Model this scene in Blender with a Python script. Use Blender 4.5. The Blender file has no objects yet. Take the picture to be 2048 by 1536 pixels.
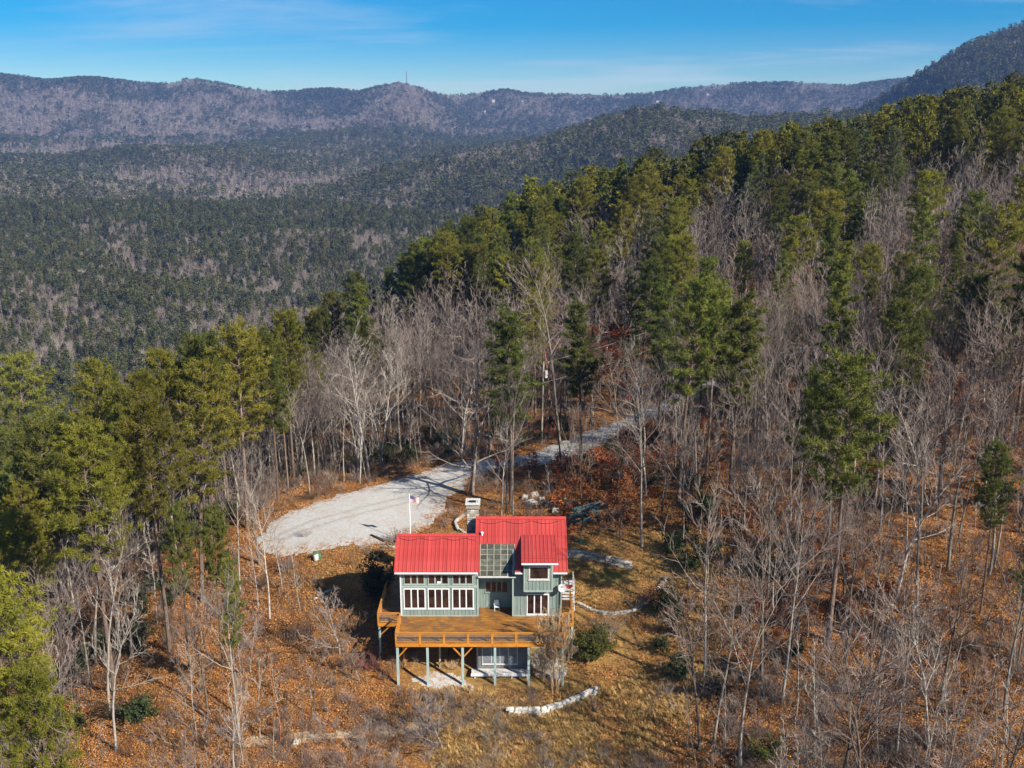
import bpy, bmesh, math, random
import numpy as np
from math import sin, cos, tan, pi, radians, sqrt, atan2
random.seed(11)
RNG = np.random.default_rng(7)
S = bpy.context.scene
COL = S.collection

# ------------------------------------------------------------------ camera
CAMZ = 47.5
PITCH = radians(14.5)
cam_d = bpy.data.cameras.new('camera')
cam = bpy.data.objects.new('camera', cam_d)
COL.objects.link(cam)
cam.location = (0, 0, CAMZ)
cam.rotation_euler = (radians(90) - PITCH, 0, 0)
cam_d.sensor_width = 36.0
cam_d.lens = 36.0 * 2000.0 / 2048.0
cam_d.clip_start = 0.5
cam_d.clip_end = 40000
S.camera = cam

# ------------------------------------------------------------------ light
SUN_AZ = radians(50)      # shadows run this far left of +Y
SUN_EL = radians(34)
sun_dir = (sin(SUN_AZ) * cos(SUN_EL), -cos(SUN_AZ) * cos(SUN_EL), sin(SUN_EL))   # towards the sun
sl = bpy.data.lights.new('sun', 'SUN')
sl.energy = 5.0
sl.angle = radians(0.53)
sl.color = (1.0, 0.93, 0.82)
sun = bpy.data.objects.new('sun', sl)
COL.objects.link(sun)
from mathutils import Vector, Matrix
sun.rotation_euler = Vector(sun_dir).to_track_quat('Z', 'Y').to_euler()
W = bpy.data.worlds.new('World')
S.world = W
W.use_nodes = True
wn = W.node_tree.nodes; wl = W.node_tree.links
bg = wn['Background']
sky = wn.new('ShaderNodeTexSky')
sky.sky_type = 'NISHITA'
sky.sun_disc = False
sky.sun_elevation = SUN_EL
sky.sun_rotation = atan2(sun_dir[0], sun_dir[1])
sky.altitude = 900
sky.air_density = 1.0
sky.dust_density = 0.35
sky.ozone_density = 4.0
hsv = wn.new('ShaderNodeHueSaturation')
hsv.inputs['Saturation'].default_value = 2.0
hsv.inputs['Value'].default_value = 1.12
wl.new(sky.outputs[0], hsv.inputs['Color'])
# thin cirrus: real clouds of the sky, stretched noise on the direction vector
tc = wn.new('ShaderNodeTexCoord')
sep = wn.new('ShaderNodeSeparateXYZ'); wl.new(tc.outputs['Generated'], sep.inputs[0])
def wm(op, a, b=None, c=None):
    n = wn.new('ShaderNodeMath'); n.operation = op
    for i, v in enumerate((a, b, c)):
        if v is None: continue
        if isinstance(v, (int, float)): n.inputs[i].default_value = v
        else: wl.new(v, n.inputs[i])
    return n.outputs[0]
zc = wm('MAXIMUM', sep.outputs[2], 0.02)
px_ = wm('DIVIDE', sep.outputs[0], wm('ADD', zc, 0.10))
py_ = wm('DIVIDE', sep.outputs[1], wm('ADD', zc, 0.10))
cmb = wn.new('ShaderNodeCombineXYZ')
wl.new(wm('ADD', wm('ADD', wm('MULTIPLY', px_, 0.30), wm('MULTIPLY', py_, 0.04)), 3.7), cmb.inputs[0])
wl.new(wm('MULTIPLY', py_, 0.55), cmb.inputs[1])
cn = wn.new('ShaderNodeTexNoise'); cn.inputs['Scale'].default_value = 1.35
cn.inputs['Detail'].default_value = 7; cn.inputs['Roughness'].default_value = 0.58
cn.inputs['Distortion'].default_value = 0.5
wl.new(cmb.outputs[0], cn.inputs['Vector'])
cr = wn.new('ShaderNodeMapRange'); cr.inputs[1].default_value = 0.46; cr.inputs[2].default_value = 0.68
cr.inputs[3].default_value = 0.0; cr.inputs[4].default_value = 0.45; cr.interpolation_type = 'SMOOTHSTEP'
wl.new(cn.outputs[0], cr.inputs[0])
mxs = wn.new('ShaderNodeMix'); mxs.data_type = 'RGBA'
wl.new(cr.outputs[0], mxs.inputs[0]); wl.new(hsv.outputs[0], mxs.inputs[6])
mxs.inputs[7].default_value = (7.5, 8.3, 9.0, 1)
wl.new(mxs.outputs[2], bg.inputs['Color'])
bg.inputs['Strength'].default_value = 0.052

S.view_settings.view_transform = 'Standard'
S.view_settings.look = 'None'
S.view_settings.exposure = 0.88
S.view_settings.gamma = 1.0
S.view_settings.use_curve_mapping = False
S.render.engine = 'CYCLES'
S.cycles.max_bounces = 5
S.cycles.diffuse_bounces = 3
S.cycles.volume_bounces = 0
S.cycles.transparent_max_bounces = 6

# ------------------------------------------------------------------ helpers
CP, SP = cos(PITCH), sin(PITCH)
FPX = 2000.0
def ray(px, py):
    a = (px - 1024) / FPX; b = -(py - 768) / FPX
    return np.array([a, CP + b * SP, -SP + b * CP])

def hashn(ix, iy, seed):
    v = np.sin(ix * 127.1 + iy * 311.7 + seed * 74.7) * 43758.5453
    return v - np.floor(v)
def vnoise(x, y, seed=0):
    x = np.asarray(x, float); y = np.asarray(y, float)
    ix = np.floor(x); iy = np.floor(y); fx = x - ix; fy = y - iy
    fx = fx * fx * (3 - 2 * fx); fy = fy * fy * (3 - 2 * fy)
    a = hashn(ix, iy, seed); b = hashn(ix + 1, iy, seed)
    c = hashn(ix, iy + 1, seed); d = hashn(ix + 1, iy + 1, seed)
    return (a + (b - a) * fx + (c - a) * fy + (a - b - c + d) * fx * fy) * 2 - 1
def fbm(x, y, seed=0, octv=4):
    s = 0; a = 1; t = 0
    for i in range(octv):
        s = s + a * vnoise(x * 2 ** i, y * 2 ** i, seed + i * 17); t += a; a *= .5
    return s / t
def sstep(a, b, x):
    t = np.clip((x - a) / (b - a), 0, 1); return t * t * (3 - 2 * t)

# ------------------------------------------------------------------ terrain height
CTRL = np.array([
 (-14,90,-3.3),(-14,98,-1.3),(-14,104,-.4),(6,90,-3.8),(8,98.7,-1.5),(15,98.7,-1.3),(8,104,.5),(14,105,.8),
 (9,89.4,-4),(0,82.7,-5.2),(7,85.4,-5.0),(0,86,-4.4),(0,89,-4.1),(-9,89,-4.0),(-9,86,-4.5),(0,70,-8.2),(-20,75,-8),(-40,70,-10),
 (-25,88,-5),(-39,88,-6.6),(-30,102,-4),(-25,96,-4),(-5,103,-.1),(0,110,.3),(29,85,.2),(20,92,-1),(20,80,-3.5),(20,113,3.2),(35,72,-.5),
 (-33,120,-1),(-22,109,-.6),(-10,125,-.3),(-20,137,-1),(-12,112,-.1),(-45,115,-6),(-50,140,-12),(-25,160,-8),(-60,170,-24),(-32,138,-3.5),
 (-9,138,-.5),(2,139,.4),(8,143,1),(14,149,1.5),(23,158,2.5),(31,162,4),(40,168,6),(12,130,1.5),(30,135,4.5),
 (60,130,9),(90,120,14),(70,100,7.5),(50,80,4),(100,80,11),(60,60,1.5),(120,160,24),(154,300,37),(100,300,25),(49,300,13),
 (-3,280,2),(-33,230,-9),(-43,200,-15),(60,200,13),(120,220,28),(20,220,4),(0,180,0),(-15,185,-5),
 (49,400,-15),(154,430,12),(-3,380,-35),(-33,320,-45),(-80,250,-55),(-100,150,-45),(-100,90,-32),(-70,60,-25),(-60,100,-16),
 (250,300,58),(250,150,47),(200,80,30),(250,450,35),(0,40,-17),(-50,30,-30),(80,30,-6),(0,500,-85),(200,600,-40),(-200,300,-110),
 (-200,100,-85),(400,400,70),(0,-20,-35),(-120,-20,-60),(120,-20,-20),(400,100,50),
], float)
def tps_fit(P):
    n = len(P); X = P[:, :2] / 100.0
    d2 = ((X[:, None] - X[None]) ** 2).sum(-1)
    K = np.where(d2 > 0, 0.5 * d2 * np.log(np.maximum(d2, 1e-12)), 0) + np.eye(n) * 0.0006
    A = np.zeros((n + 3, n + 3)); A[:n, :n] = K
    A[:n, n] = 1; A[:n, n + 1:] = X; A[n, :n] = 1; A[n + 1:, :n] = X.T
    b = np.zeros(n + 3); b[:n] = P[:, 2]
    return X, np.linalg.solve(A, b)
TX, TW = tps_fit(CTRL)
def tps(x, y):
    sh = np.shape(x); q = np.stack([np.ravel(x), np.ravel(y)], -1) / 100.0
    out = np.zeros(len(q))
    for s in range(0, len(q), 20000):
        qq = q[s:s + 20000]
        d2 = ((qq[:, None] - TX[None]) ** 2).sum(-1)
        K = 0.5 * d2 * np.log(np.maximum(d2, 1e-12))
        out[s:s + 20000] = K @ TW[:-3] + TW[-3] + qq @ TW[-2:]
    return out.reshape(sh)

# skyline of the far range, measured as (column, row) and turned into bearings
FAR = np.array([(-700,150),(-300,140),(0,150),(90,165),(200,160),(300,168),(345,168),(375,157),(430,165),(480,176),(560,186),(650,182),(710,192),
 (760,180),(800,170),(845,180),(880,190),(930,190),(1010,180),(1060,188),(1150,190),(1290,189),(1340,182),(1380,176),(1490,166),(1600,168),(1700,176),
 (1745,168),(1800,160),(1900,150),(2100,130),(2600,120)], float)
MID = np.array([(400,440),(600,400),(740,360),(850,333),(950,306),(1060,292),(1150,266),(1240,238),(1300,226),(1400,232),(1500,244),(1600,240),(1750,236),(1850,232),(2100,225),(2600,220)], float)
RGT = np.array([(1300,330),(1500,290),(1640,250),(1720,222),(1780,192),(1850,150),(1900,118),(1960,90),(2048,62),(2150,42),(2400,20),(2900,10)], float)
def elev_of_row(px, py):
    r = np.array([ray(a, b) for a, b in zip(px, py)])
    return np.arctan2(r[:, 0], r[:, 1]), r[:, 2] / np.hypot(r[:, 0], r[:, 1])
def crest(tab, r0, treeh, sm):
    az, te = elev_of_row(tab[:, 0], tab[:, 1])
    zz = te * r0 + CAMZ - treeh
    fa_ = np.linspace(az[0], az[-1], 1200); fz_ = np.interp(fa_, az, zz)
    k = int(sm / (fa_[1] - fa_[0])) * 2 + 1
    w = np.hanning(k + 2)[1:-1]; w /= w.sum()
    fz_ = np.convolve(np.pad(fz_, k // 2, mode='edge'), w, 'valid')
    return fa_, fz_
F_AZ, F_Z = crest(FAR, 5000., 15, .006)
M_AZ, M_Z = crest(MID, 1750., 14, .03)
R_AZ, R_Z = crest(RGT, 2600., 4, .012)

def pad(x, y):   # how strongly the ground is smoothed by building work
    return np.maximum(sstep(34, 18, np.hypot(x + 3, y - 97)), sstep(30, 15, np.hypot((x + 18) * .8, y - 122)))

def height_layers(x, y):
    x = np.asarray(x, float); y = np.asarray(y, float)
    r = np.hypot(x, y); az = np.arctan2(x, y)
    rough = 1 - pad(x, y)
    near = np.full(x.shape, -400.0)
    m = r < 900
    if m.any():
        xm, ym = x[m], y[m]
        z = tps(xm, ym)
        z = z - sstep(420, 900, r[m]) * 120
        z = z + rough[m] * (1.1 * fbm(xm / 17, ym / 17, 3, 3)) + sstep(150, 320, r[m]) * 4 * fbm(xm / 60, ym / 60, 5, 3)
        z = z + 0.10 * fbm(xm / 2.3, ym / 2.3, 8, 2) * (0.25 + rough[m])
        near[m] = z
    valley = -112 + 102 * np.clip((r - 1000) / 2700, 0, 1) + 20 * fbm(x / 420, y / 300, 21, 4) * sstep(200, 900, r)
    # ridge spurs across the valley
    valley = valley + 66 * fbm(x / 520 + y / 900 + 3, y / 330, 31, 3) * sstep(500, 1300, r)
    valley = valley + 22 * np.maximum(0, fbm(x / 500 + 9, y / 330 + 2, 33, 2)) * sstep(1500, 2600, r)
    mz = np.interp(az, M_AZ, M_Z)
    dm = (r - 1750)
    mid = mz - np.where(dm < 0, 0.30, 0.22) * np.sqrt(dm ** 2 + 90 ** 2) + 27 + 12 * fbm(x / 210, y / 210, 41, 3)
    rz = np.interp(az, R_AZ, R_Z); dr = r - 2600
    right = rz - np.where(dr < 0, 0.33, 0.4) * np.sqrt(dr ** 2 + 90 ** 2) + 30 + 16 * fbm(x / 260, y / 260, 51, 3)
    fz = np.interp(az, F_AZ, F_Z); t = (r - 5000)
    spur = fbm(x / 420 + y / 1900, y / 1100, 61, 4)
    slope = np.clip(-t / 1130, 0, 1.4)
    far = fz * (1 - sstep(0, 1.25, slope)) + (-22) * sstep(0, 1.25, slope) + spur * 95 * np.clip(-t / 500, 0, 1) * (1 - sstep(.9, 1.3, slope))
    far = far + 10 * fbm(x / 160, y / 160, 71, 3) * np.clip(-t / 250, 0.1, 1)
    far = np.where(t > 0, fz - t * 0.25, far)
    far = np.where(r < 3400, -300, far)
    return near, valley, mid, right, far
def smax(a, b, k):
    h = np.clip(0.5 + 0.5 * (a - b) / k, 0, 1)
    return b + (a - b) * h + k * h * (1 - h)
def H(x, y, layer=False):
    n, v, m, rg, f = height_layers(x, y)
    z = smax(n, v, 12.); z = smax(z, m, 8.); z = smax(z, rg, 10.); z = smax(z, f, 8.)
    if layer:
        return z, np.argmax(np.stack([n, np.maximum(v, m), np.maximum(rg, f)]), axis=0)
    return z
def h1(x, y): return float(H(np.array([float(x)]), np.array([float(y)]))[0])
_tt = np.geomspace(45, 600, 1500)
def hit(px, py):
    d = ray(px, py); d = d / sqrt(d[0] ** 2 + d[1] ** 2)
    X = d[0] * _tt; Y = d[1] * _tt; Z = CAMZ + d[2] * _tt
    g = H(X, Y); k = np.argmax(Z < g)
    if k == 0: k = len(_tt) - 1
    return float(X[k]), float(Y[k]), float(g[k])
def project(x, y, z):
    zz = np.asarray(z) - CAMZ; d = y * CP - zz * SP; u = y * SP + zz * CP
    return 1024 + FPX * x / d, 768 - FPX * u / d

# ------------------------------------------------------------------ mesh builder
class MB:
    def __init__(s): s.v = []; s.f = []; s.m = []
    def quad(s, a, b, c, d, mi=0):
        n = len(s.v); s.v += [tuple(a), tuple(b), tuple(c), tuple(d)]; s.f.append((n, n + 1, n + 2, n + 3)); s.m.append(mi)
    def tri(s, a, b, c, mi=0):
        n = len(s.v); s.v += [tuple(a), tuple(b), tuple(c)]; s.f.append((n, n + 1, n + 2)); s.m.append(mi)
    def poly(s, pts, mi=0):
        n = len(s.v); s.v += [tuple(p) for p in pts]; s.f.append(tuple(range(n, n + len(pts)))); s.m.append(mi)
    def box(s, x0, x1, y0, y1, z0, z1, mi=0):
        s.hexa([(x0, y0, z0), (x1, y0, z0), (x1, y1, z0), (x0, y1, z0), (x0, y0, z1), (x1, y0, z1), (x1, y1, z1), (x0, y1, z1)], mi)
    def hexa(s, p, mi=0):
        n = len(s.v); s.v += [tuple(q) for q in p]
        for f in ((3, 2, 1, 0), (4, 5, 6, 7), (0, 1, 5, 4), (1, 2, 6, 5), (2, 3, 7, 6), (3, 0, 4, 7)):
            s.f.append(tuple(n + i for i in f)); s.m.append(mi)
    def prism(s, prof, x0, x1, mi=0):   # profile in (y, z), extruded along x
        n = len(s.v); k = len(prof)
        s.v += [(x0, y, z) for y, z in prof] + [(x1, y, z) for y, z in prof]
        for i in range(k):
            j = (i + 1) % k; s.f.append((n + i, n + j, n + k + j, n + k + i)); s.m.append(mi)
        s.f.append(tuple(n + i for i in reversed(range(k)))); s.m.append(mi)
        s.f.append(tuple(n + k + i for i in range(k))); s.m.append(mi)
    def bar(s, a, b, w, h=None, mi=0, up=(0, 0, 1)):
        a = Vector(a); b = Vector(b); h = h or w
        d = (b - a).normalized(); u = Vector(up)
        if abs(d.dot(u)) > .95: u = Vector((0, 1, 0))
        x = d.cross(u).normalized(); y = x.cross(d).normalized()
        P = []
        for c in (a, b):
            for sx, sy in ((-1, -1), (1, -1), (1, 1), (-1, 1)): P.append(c + x * (w / 2 * sx) + y * (h / 2 * sy))
        s.hexa(P, mi)
    def tube(s, pts, rad, n=6, mi=0, cap=True):
        base = len(s.v); k = len(pts)
        prev = None
        for i in range(k):
            p = Vector(pts[i])
            if i == 0: d = Vector(pts[1]) - p
            elif i == k - 1: d = p - Vector(pts[i - 1])
            else: d = Vector(pts[i + 1]) - Vector(pts[i - 1])
            d.normalize()
            if prev is None:
                a = Vector((1, 0, 0)) if abs(d.x) < .8 else Vector((0, 1, 0))
            else: a = prev
            a = (a - d * a.dot(d)).normalized(); prev = a; b = d.cross(a)
            r = rad[i]
            for j in range(n):
                t = 2 * pi * j / n
                q = p + a * (cos(t) * r) + b * (sin(t) * r); s.v.append((q.x, q.y, q.z))
        for i in range(k - 1):
            for j in range(n):
                j2 = (j + 1) % n
                s.f.append((base + i * n + j, base + i * n + j2, base + (i + 1) * n + j2, base + (i + 1) * n + j)); s.m.append(mi)
        if cap and n > 3:
            s.f.append(tuple(base + (k - 1) * n + j for j in range(n))); s.m.append(mi)
    def mesh(s, name, mats, smooth=False):
        me = bpy.data.meshes.new(name)
        me.from_pydata(s.v, [], s.f)
        for m in (mats if isinstance(mats, (list, tuple)) else [mats]): me.materials.append(m)
        if any(s.m): me.polygons.foreach_set('material_index', s.m)
        if smooth: me.polygons.foreach_set('use_smooth', [True] * len(s.f))
        me.update(); return me
    def build(s, name, mats, parent=None, smooth=False, kind=None):
        return link(name, s.mesh(name, mats, smooth), parent, kind)
def link(name, me, parent=None, kind=None, loc=None):
    o = bpy.data.objects.new(name, me); COL.objects.link(o)
    if parent is not None: o.parent = parent
    if kind: o['kind'] = kind
    if loc: o.location = loc
    return o
def thing(name, label, cat, loc=(0, 0, 0), rz=0, group=None, scale=None):
    o = bpy.data.objects.new(name, None); COL.objects.link(o)
    o.empty_display_size = .3
    o.location = loc; o.rotation_euler = (0, 0, rz)
    if scale: o.scale = (scale,) * 3 if isinstance(scale, (int, float)) else scale
    o['label'] = label; o['category'] = cat
    if group: o['group'] = group
    return o
def tag(o, label, cat, group=None):
    o['label'] = label; o['category'] = cat
    if group: o['group'] = group
    return o

# ------------------------------------------------------------------ materials
class NT:
    def __init__(s, name):
        s.mat = bpy.data.materials.new(name); s.mat.use_nodes = True
        s.t = s.mat.node_tree; s.p = s.t.nodes['Principled BSDF']
    def n(s, typ, **kw):
        o = s.t.nodes.new(typ)
        for k, v in kw.items(): setattr(o, k, v)
        return o
    def l(s, a, b): s.t.links.new(a, b)
    def noise(s, scale, detail=4, rough=.55, vec=None, dist=0):
        o = s.n('ShaderNodeTexNoise'); o.inputs['Scale'].default_value = scale; o.inputs['Detail'].default_value = detail
        o.inputs['Roughness'].default_value = rough; o.inputs['Distortion'].default_value = dist
        if vec is not None: s.l(vec, o.inputs['Vector'])
        return o.outputs[0]
    def ramp(s, fac, stops):
        o = s.n('ShaderNodeValToRGB'); e = o.color_ramp.elements
        while len(e) < len(stops): e.new(.5)
        for i, (p, c) in enumerate(stops): e[i].position = p; e[i].color = (*c, 1)
        s.l(fac, o.inputs[0]); return o.outputs[0]
    def mix(s, fac, a, b, mode='MIX'):
        o = s.n('ShaderNodeMix', data_type='RGBA', blend_type=mode)
        for sock, v in ((o.inputs[0], fac), (o.inputs[6], a), (o.inputs[7], b)):
            if isinstance(v, (int, float)): sock.default_value = v
            elif isinstance(v, tuple): sock.default_value = (*v, 1)
            else: s.l(v, sock)
        return o.outputs[2]
    def math(s, op, a, b=0, clamp=False):
        o = s.n('ShaderNodeMath', operation=op, use_clamp=clamp)
        for i, v in enumerate((a, b)):
            if isinstance(v, (int, float)): o.inputs[i].default_value = v
            else: s.l(v, o.inputs[i])
        return o.outputs[0]
    def attr(s, name):
        o = s.n('ShaderNodeAttribute', attribute_name=name); return o
    def co(s, obj=True):
        return s.n('ShaderNodeTexCoord').outputs['Object']
    def pos(s): return s.n('ShaderNodeNewGeometry').outputs['Position']
    def rnd(s): return s.n('ShaderNodeObjectInfo').outputs['Random']
    def bump(s, h, strength=.5, dist=.05):
        o = s.n('ShaderNodeBump'); o.inputs['Strength'].default_value = strength; o.inputs['Distance'].default_value = dist
        s.l(h, o.inputs['Height']); s.l(o.outputs[0], s.p.inputs['Normal'])
    def color(s, c):
        if isinstance(c, tuple): s.p.inputs['Base Color'].default_value = (*c, 1)
        else: s.l(c, s.p.inputs['Base Color'])
    def rough(s, r, spec=.3):
        s.p.inputs['Roughness'].default_value = r; s.p.inputs['Specular IOR Level'].default_value = spec

def simple(name, c1, c2, scale=6, rough=.7, spec=.3, bump=0, stretch=None, metallic=0, rndamt=0):
    m = NT(name); co = m.co()
    if stretch:
        mp = m.n('ShaderNodeMapping'); mp.inputs['Scale'].default_value = stretch; m.l(co, mp.inputs[0]); co = mp.outputs[0]
    nz = m.noise(scale, 5, .6, co)
    c = m.ramp(nz, [(.3, c1), (.7, c2)])
    if rndamt:
        f = m.math('ADD', m.math('MULTIPLY', m.rnd(), rndamt * 2), 1 - rndamt)
        hs = m.n('ShaderNodeHueSaturation'); m.l(f, hs.inputs['Value']); m.l(c, hs.inputs['Color']); c = hs.outputs[0]
    m.color(c); m.rough(rough, spec); m.p.inputs['Metallic'].default_value = metallic
    if bump: m.bump(nz, bump, .02)
    return m.mat

def foliage(name, dark, lite, spec=.25, rough=.6, nscale=.6):
    m = NT(name)
    nz = m.noise(nscale, 3, .6, m.pos())
    c = m.ramp(nz, [(.3, dark), (.7, lite)])
    hs = m.n('ShaderNodeHueSaturation')
    r = m.rnd()
    m.l(m.math('ADD', m.math('MULTIPLY', r, .026), .484), hs.inputs['Hue'])
    m.l(m.math('ADD', m.math('MULTIPLY', m.math('FRACT', m.math('MULTIPLY', r, 7.31)), .75), .62), hs.inputs['Value'])
    m.l(c, hs.inputs['Color'])
    m.color(hs.outputs[0]); m.rough(rough, spec)
    # thin needles let some light through
    tr = m.n('ShaderNodeBsdfTranslucent'); m.l(hs.outputs[0], tr.inputs[0])
    mx = m.n('ShaderNodeMixShader'); mx.inputs[0].default_value = .32
    out = m.t.nodes['Material Output']
    m.l(m.p.outputs[0], mx.inputs[1]); m.l(tr.outputs[0], mx.inputs[2]); m.l(mx.outputs[0], out.inputs[0])
    return m.mat

MAT = {}
MAT['needle_olive'] = foliage('needle_olive', (.085, .092, .010), (.270, .245, .028))
MAT['needle_green'] = foliage('needle_green', (.055, .078, .013), (.190, .200, .032))
MAT['needle_blue'] = foliage('needle_blue', (.050, .063, .027), (.135, .142, .052))
MAT['needle_far'] = foliage('needle_far', (.062, .070, .022), (.160, .152, .048))
MAT['rust_leaf'] = foliage('rust_leaf', (.20, .060, .015), (.42, .15, .035))
MAT['bush_leaf'] = foliage('bush_leaf', (.06, .08, .010), (.17, .18, .025), nscale=3)
MAT['rhodo_leaf'] = foliage('rhodo_leaf', (.018, .035, .010), (.055, .075, .020), nscale=2)
MAT['bark_pine'] = simple('bark_pine', (.07, .05, .04), (.24, .17, .13), 9, .9, .1, .8, (1, 1, .25), rndamt=.25)
MAT['bark_grey'] = simple('bark_grey', (.12, .098, .078), (.33, .29, .245), 5, .9, .1, .5, (1, 1, .3), rndamt=.35)
MAT['bark_pale'] = simple('bark_pale', (.22, .19, .16), (.52, .47, .41), 4, .85, .1, .3, (1, 1, .6), rndamt=.1)
MAT['bark_dark'] = simple('bark_dark', (.05, .04, .032), (.15, .12, .10), 7, .9, .1, .5, (1, 1, .3), rndamt=.3)
MAT['bark_tan'] = simple('bark_tan', (.34, .22, .12), (.55, .40, .25), 7, .8, .1, .3, (1, 1, .3))
MAT['bark_red'] = simple('bark_red', (.30, .11, .05), (.50, .22, .10), 5, .9, .1, .3, (1, 1, .3))
MAT['twig_grey'] = simple('twig_grey', (.13, .098, .082), (.27, .215, .19), .8, .9, .1, rndamt=.3)
MAT['twig_pale'] = simple('twig_pale', (.20, .17, .145), (.40, .35, .30), .8, .9, .1, rndamt=.1)
MAT['twig_red'] = simple('twig_red', (.22, .07, .06), (.36, .14, .12), 1.5, .9, .1)
MAT['brush_brown'] = simple('brush_brown', (.12, .075, .045), (.27, .17, .11), 1.2, .95, .05, rndamt=.3)
MAT['far_bare'] = simple('far_bare', (.15, .122, .10), (.31, .262, .22), .05, .95, .05, rndamt=.35)

# ------------------------------------------------------------------ ground material
m = NT('ground_litter'); P = m.pos()
n1 = m.noise(1.6, 8, .72, P, .6); n2 = m.noise(.09, 4, .6, P); n3 = m.noise(7.5, 5, .75, P, 1.2)
vor = m.n('ShaderNodeTexVoronoi', feature='F1'); vor.inputs['Scale'].default_value = 6.5; m.l(P, vor.inputs['Vector'])
leaf = m.ramp(n3, [(.30, (.12, .042, .010)), (.46, (.33, .13, .030)), (.60, (.54, .25, .07)), (.75, (.68, .40, .16))])
vc = m.n('ShaderNodeHueSaturation'); m.l(leaf, vc.inputs['Color'])
sepv = m.n('ShaderNodeSeparateColor'); m.l(vor.outputs['Color'], sepv.inputs[0])
m.l(m.math('ADD', m.math('MULTIPLY', sepv.outputs[0], .9), .55), vc.inputs['Value'])
m.l(m.math('ADD', m.math('MULTIPLY', sepv.outputs[1], .03), .485), vc.inputs['Hue'])
soil = m.mix(m.ramp(n1, [(.42, (0, 0, 0)), (.60, (1, 1, 1))]), (.13, .065, .03), vc.outputs[0])
soil = m.mix(m.ramp(n2, [(.50, (0, 0, 0)), (.66, (.7, .7, .7))]), soil, (.22, .13, .065))
n5 = m.noise(.33, 6, .7, P, .8)
soil = m.mix(m.ramp(n5, [(.52, (0, 0, 0)), (.64, (.65, .65, .65))]), soil, (.20, .065, .025))
soil = m.mix(m.ramp(n5, [(.30, (.7, .7, .7)), (.42, (0, 0, 0))]), soil, (.13, .075, .04))
drg = m.ramp(m.noise(4.5, 6, .75, P, 2.0), [(.32, (.17, .095, .028)), (.52, (.38, .23, .075)), (.7, (.56, .38, .16))])
ya = m.attr('yard'); yf = m.math('MULTIPLY', ya.outputs['Fac'], m.ramp(n1, [(.3, (.4, .4, .4)), (.6, (1, 1, 1))]), True)
soil = m.mix(yf, soil, drg)
gr = m.attr('green'); soil = m.mix(m.math('MULTIPLY', gr.outputs['Fac'], m.ramp(n1, [(.35, (.1, .1, .1)), (.62, (1, 1, 1))])), soil, (.10, .15, .03))
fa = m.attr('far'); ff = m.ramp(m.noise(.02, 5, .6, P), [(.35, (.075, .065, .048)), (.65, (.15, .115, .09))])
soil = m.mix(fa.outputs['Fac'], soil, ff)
m.color(soil); m.rough(.95, .08)
m.bump(m.math('ADD', n3, m.math('MULTIPLY', n1, 1.5)), .9, .12)
MAT['ground'] = m.mat
m = NT('gravel'); P = m.pos()
a = m.noise(14, 6, .8, P); b = m.noise(.35, 5, .6, P, .8); c_ = m.noise(2.2, 6, .7, P, .5)
g = m.ramp(a, [(.3, (.26, .255, .24)), (.5, (.45, .445, .43)), (.7, (.68, .675, .66))])
g = m.mix(m.ramp(b, [(.45, (0, 0, 0)), (.75, (.6, .6, .6))]), g, (.42, .37, .31))
ed = m.attr('edge')
g = m.mix(m.math('MULTIPLY', m.ramp(c_, [(.48, (0, 0, 0)), (.58, (1, 1, 1))]), m.math('ADD', m.math('MULTIPLY', ed.outputs['Fac'], .85), .22)), g, (.32, .17, .07))
ru = m.attr('rut'); g = m.mix(m.math('MULTIPLY', ru.outputs['Fac'], m.ramp(c_, [(.3, (.15, .15, .15)), (.6, (.6, .6, .6))])), g, (.24, .215, .18))
m.color(g); m.rough(.95, .1); m.bump(a, .6, .05)
MAT['gravel'] = m.mat

# ------------------------------------------------------------------ terrain meshes
OX, OY = 0.0, -45.0
NA, NR = 560, 560
aa = np.linspace(radians(-46), radians(46), NA)
rr = 70 * (6100 / 70.) ** (np.linspace(0, 1, NR) ** 1.15)
A, R = np.meshgrid(aa, rr, indexing='xy')
GX = OX + R * np.sin(A); GY = OY + R * np.cos(A)
GZ, GL = H(GX, GY, True)
def grid_mesh(name, sel, mat, attrs):
    idx = np.arange(NA * NR).reshape(NR, NA)
    q = np.stack([idx[:-1, :-1], idx[:-1, 1:], idx[1:, 1:], idx[1:, :-1]], -1)[..., ::1]
    q = q[sel[:-1, :-1]]
    q = q.reshape(-1, 4)
    used, inv = np.unique(q, return_inverse=True); q = inv.reshape(-1, 4)
    me = bpy.data.meshes.new(name)
    V = np.stack([GX.ravel()[used], GY.ravel()[used], GZ.ravel()[used]], -1)
    me.vertices.add(len(V)); me.vertices.foreach_set('co', V.astype(np.float32).ravel())
    me.loops.add(len(q) * 4); me.polygons.add(len(q))
    me.loops.foreach_set('vertex_index', q.astype(np.int32).ravel())
    me.polygons.foreach_set('loop_start', np.arange(0, len(q) * 4, 4, dtype=np.int32))
    me.polygons.foreach_set('use_smooth', np.ones(len(q), bool))
    me.update(calc_edges=True); me.validate()
    for k, arr in attrs.items():
        at = me.attributes.new(k, 'FLOAT', 'POINT'); at.data.foreach_set('value', arr.ravel()[used].astype(np.float32))
    me.materials.append(mat)
    return link(name, me, None, 'structure')
def yard_mask(x, y):
    f = sstep(17, 9, np.hypot((x - 3) * .8, (y - 88))) * sstep(-14, -6, x)
    f = np.maximum(f, sstep(13, 6, np.hypot((x - 12) * .8, y - 99)))
    f = np.maximum(f, .8 * sstep(10, 4, np.hypot((x + 10) * .6, y - 106)))
    return np.clip(f, 0, 1)
yard = yard_mask(GX, GY)
green = np.exp(-(((GX - 10.5) / 2.6) ** 2 + ((GY - 101.5) / 1.2) ** 2)) * 1.1 + .7 * np.exp(-(((GX - 2.) / 3.) ** 2 + ((GY - 81.3) / 1.) ** 2))
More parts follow.
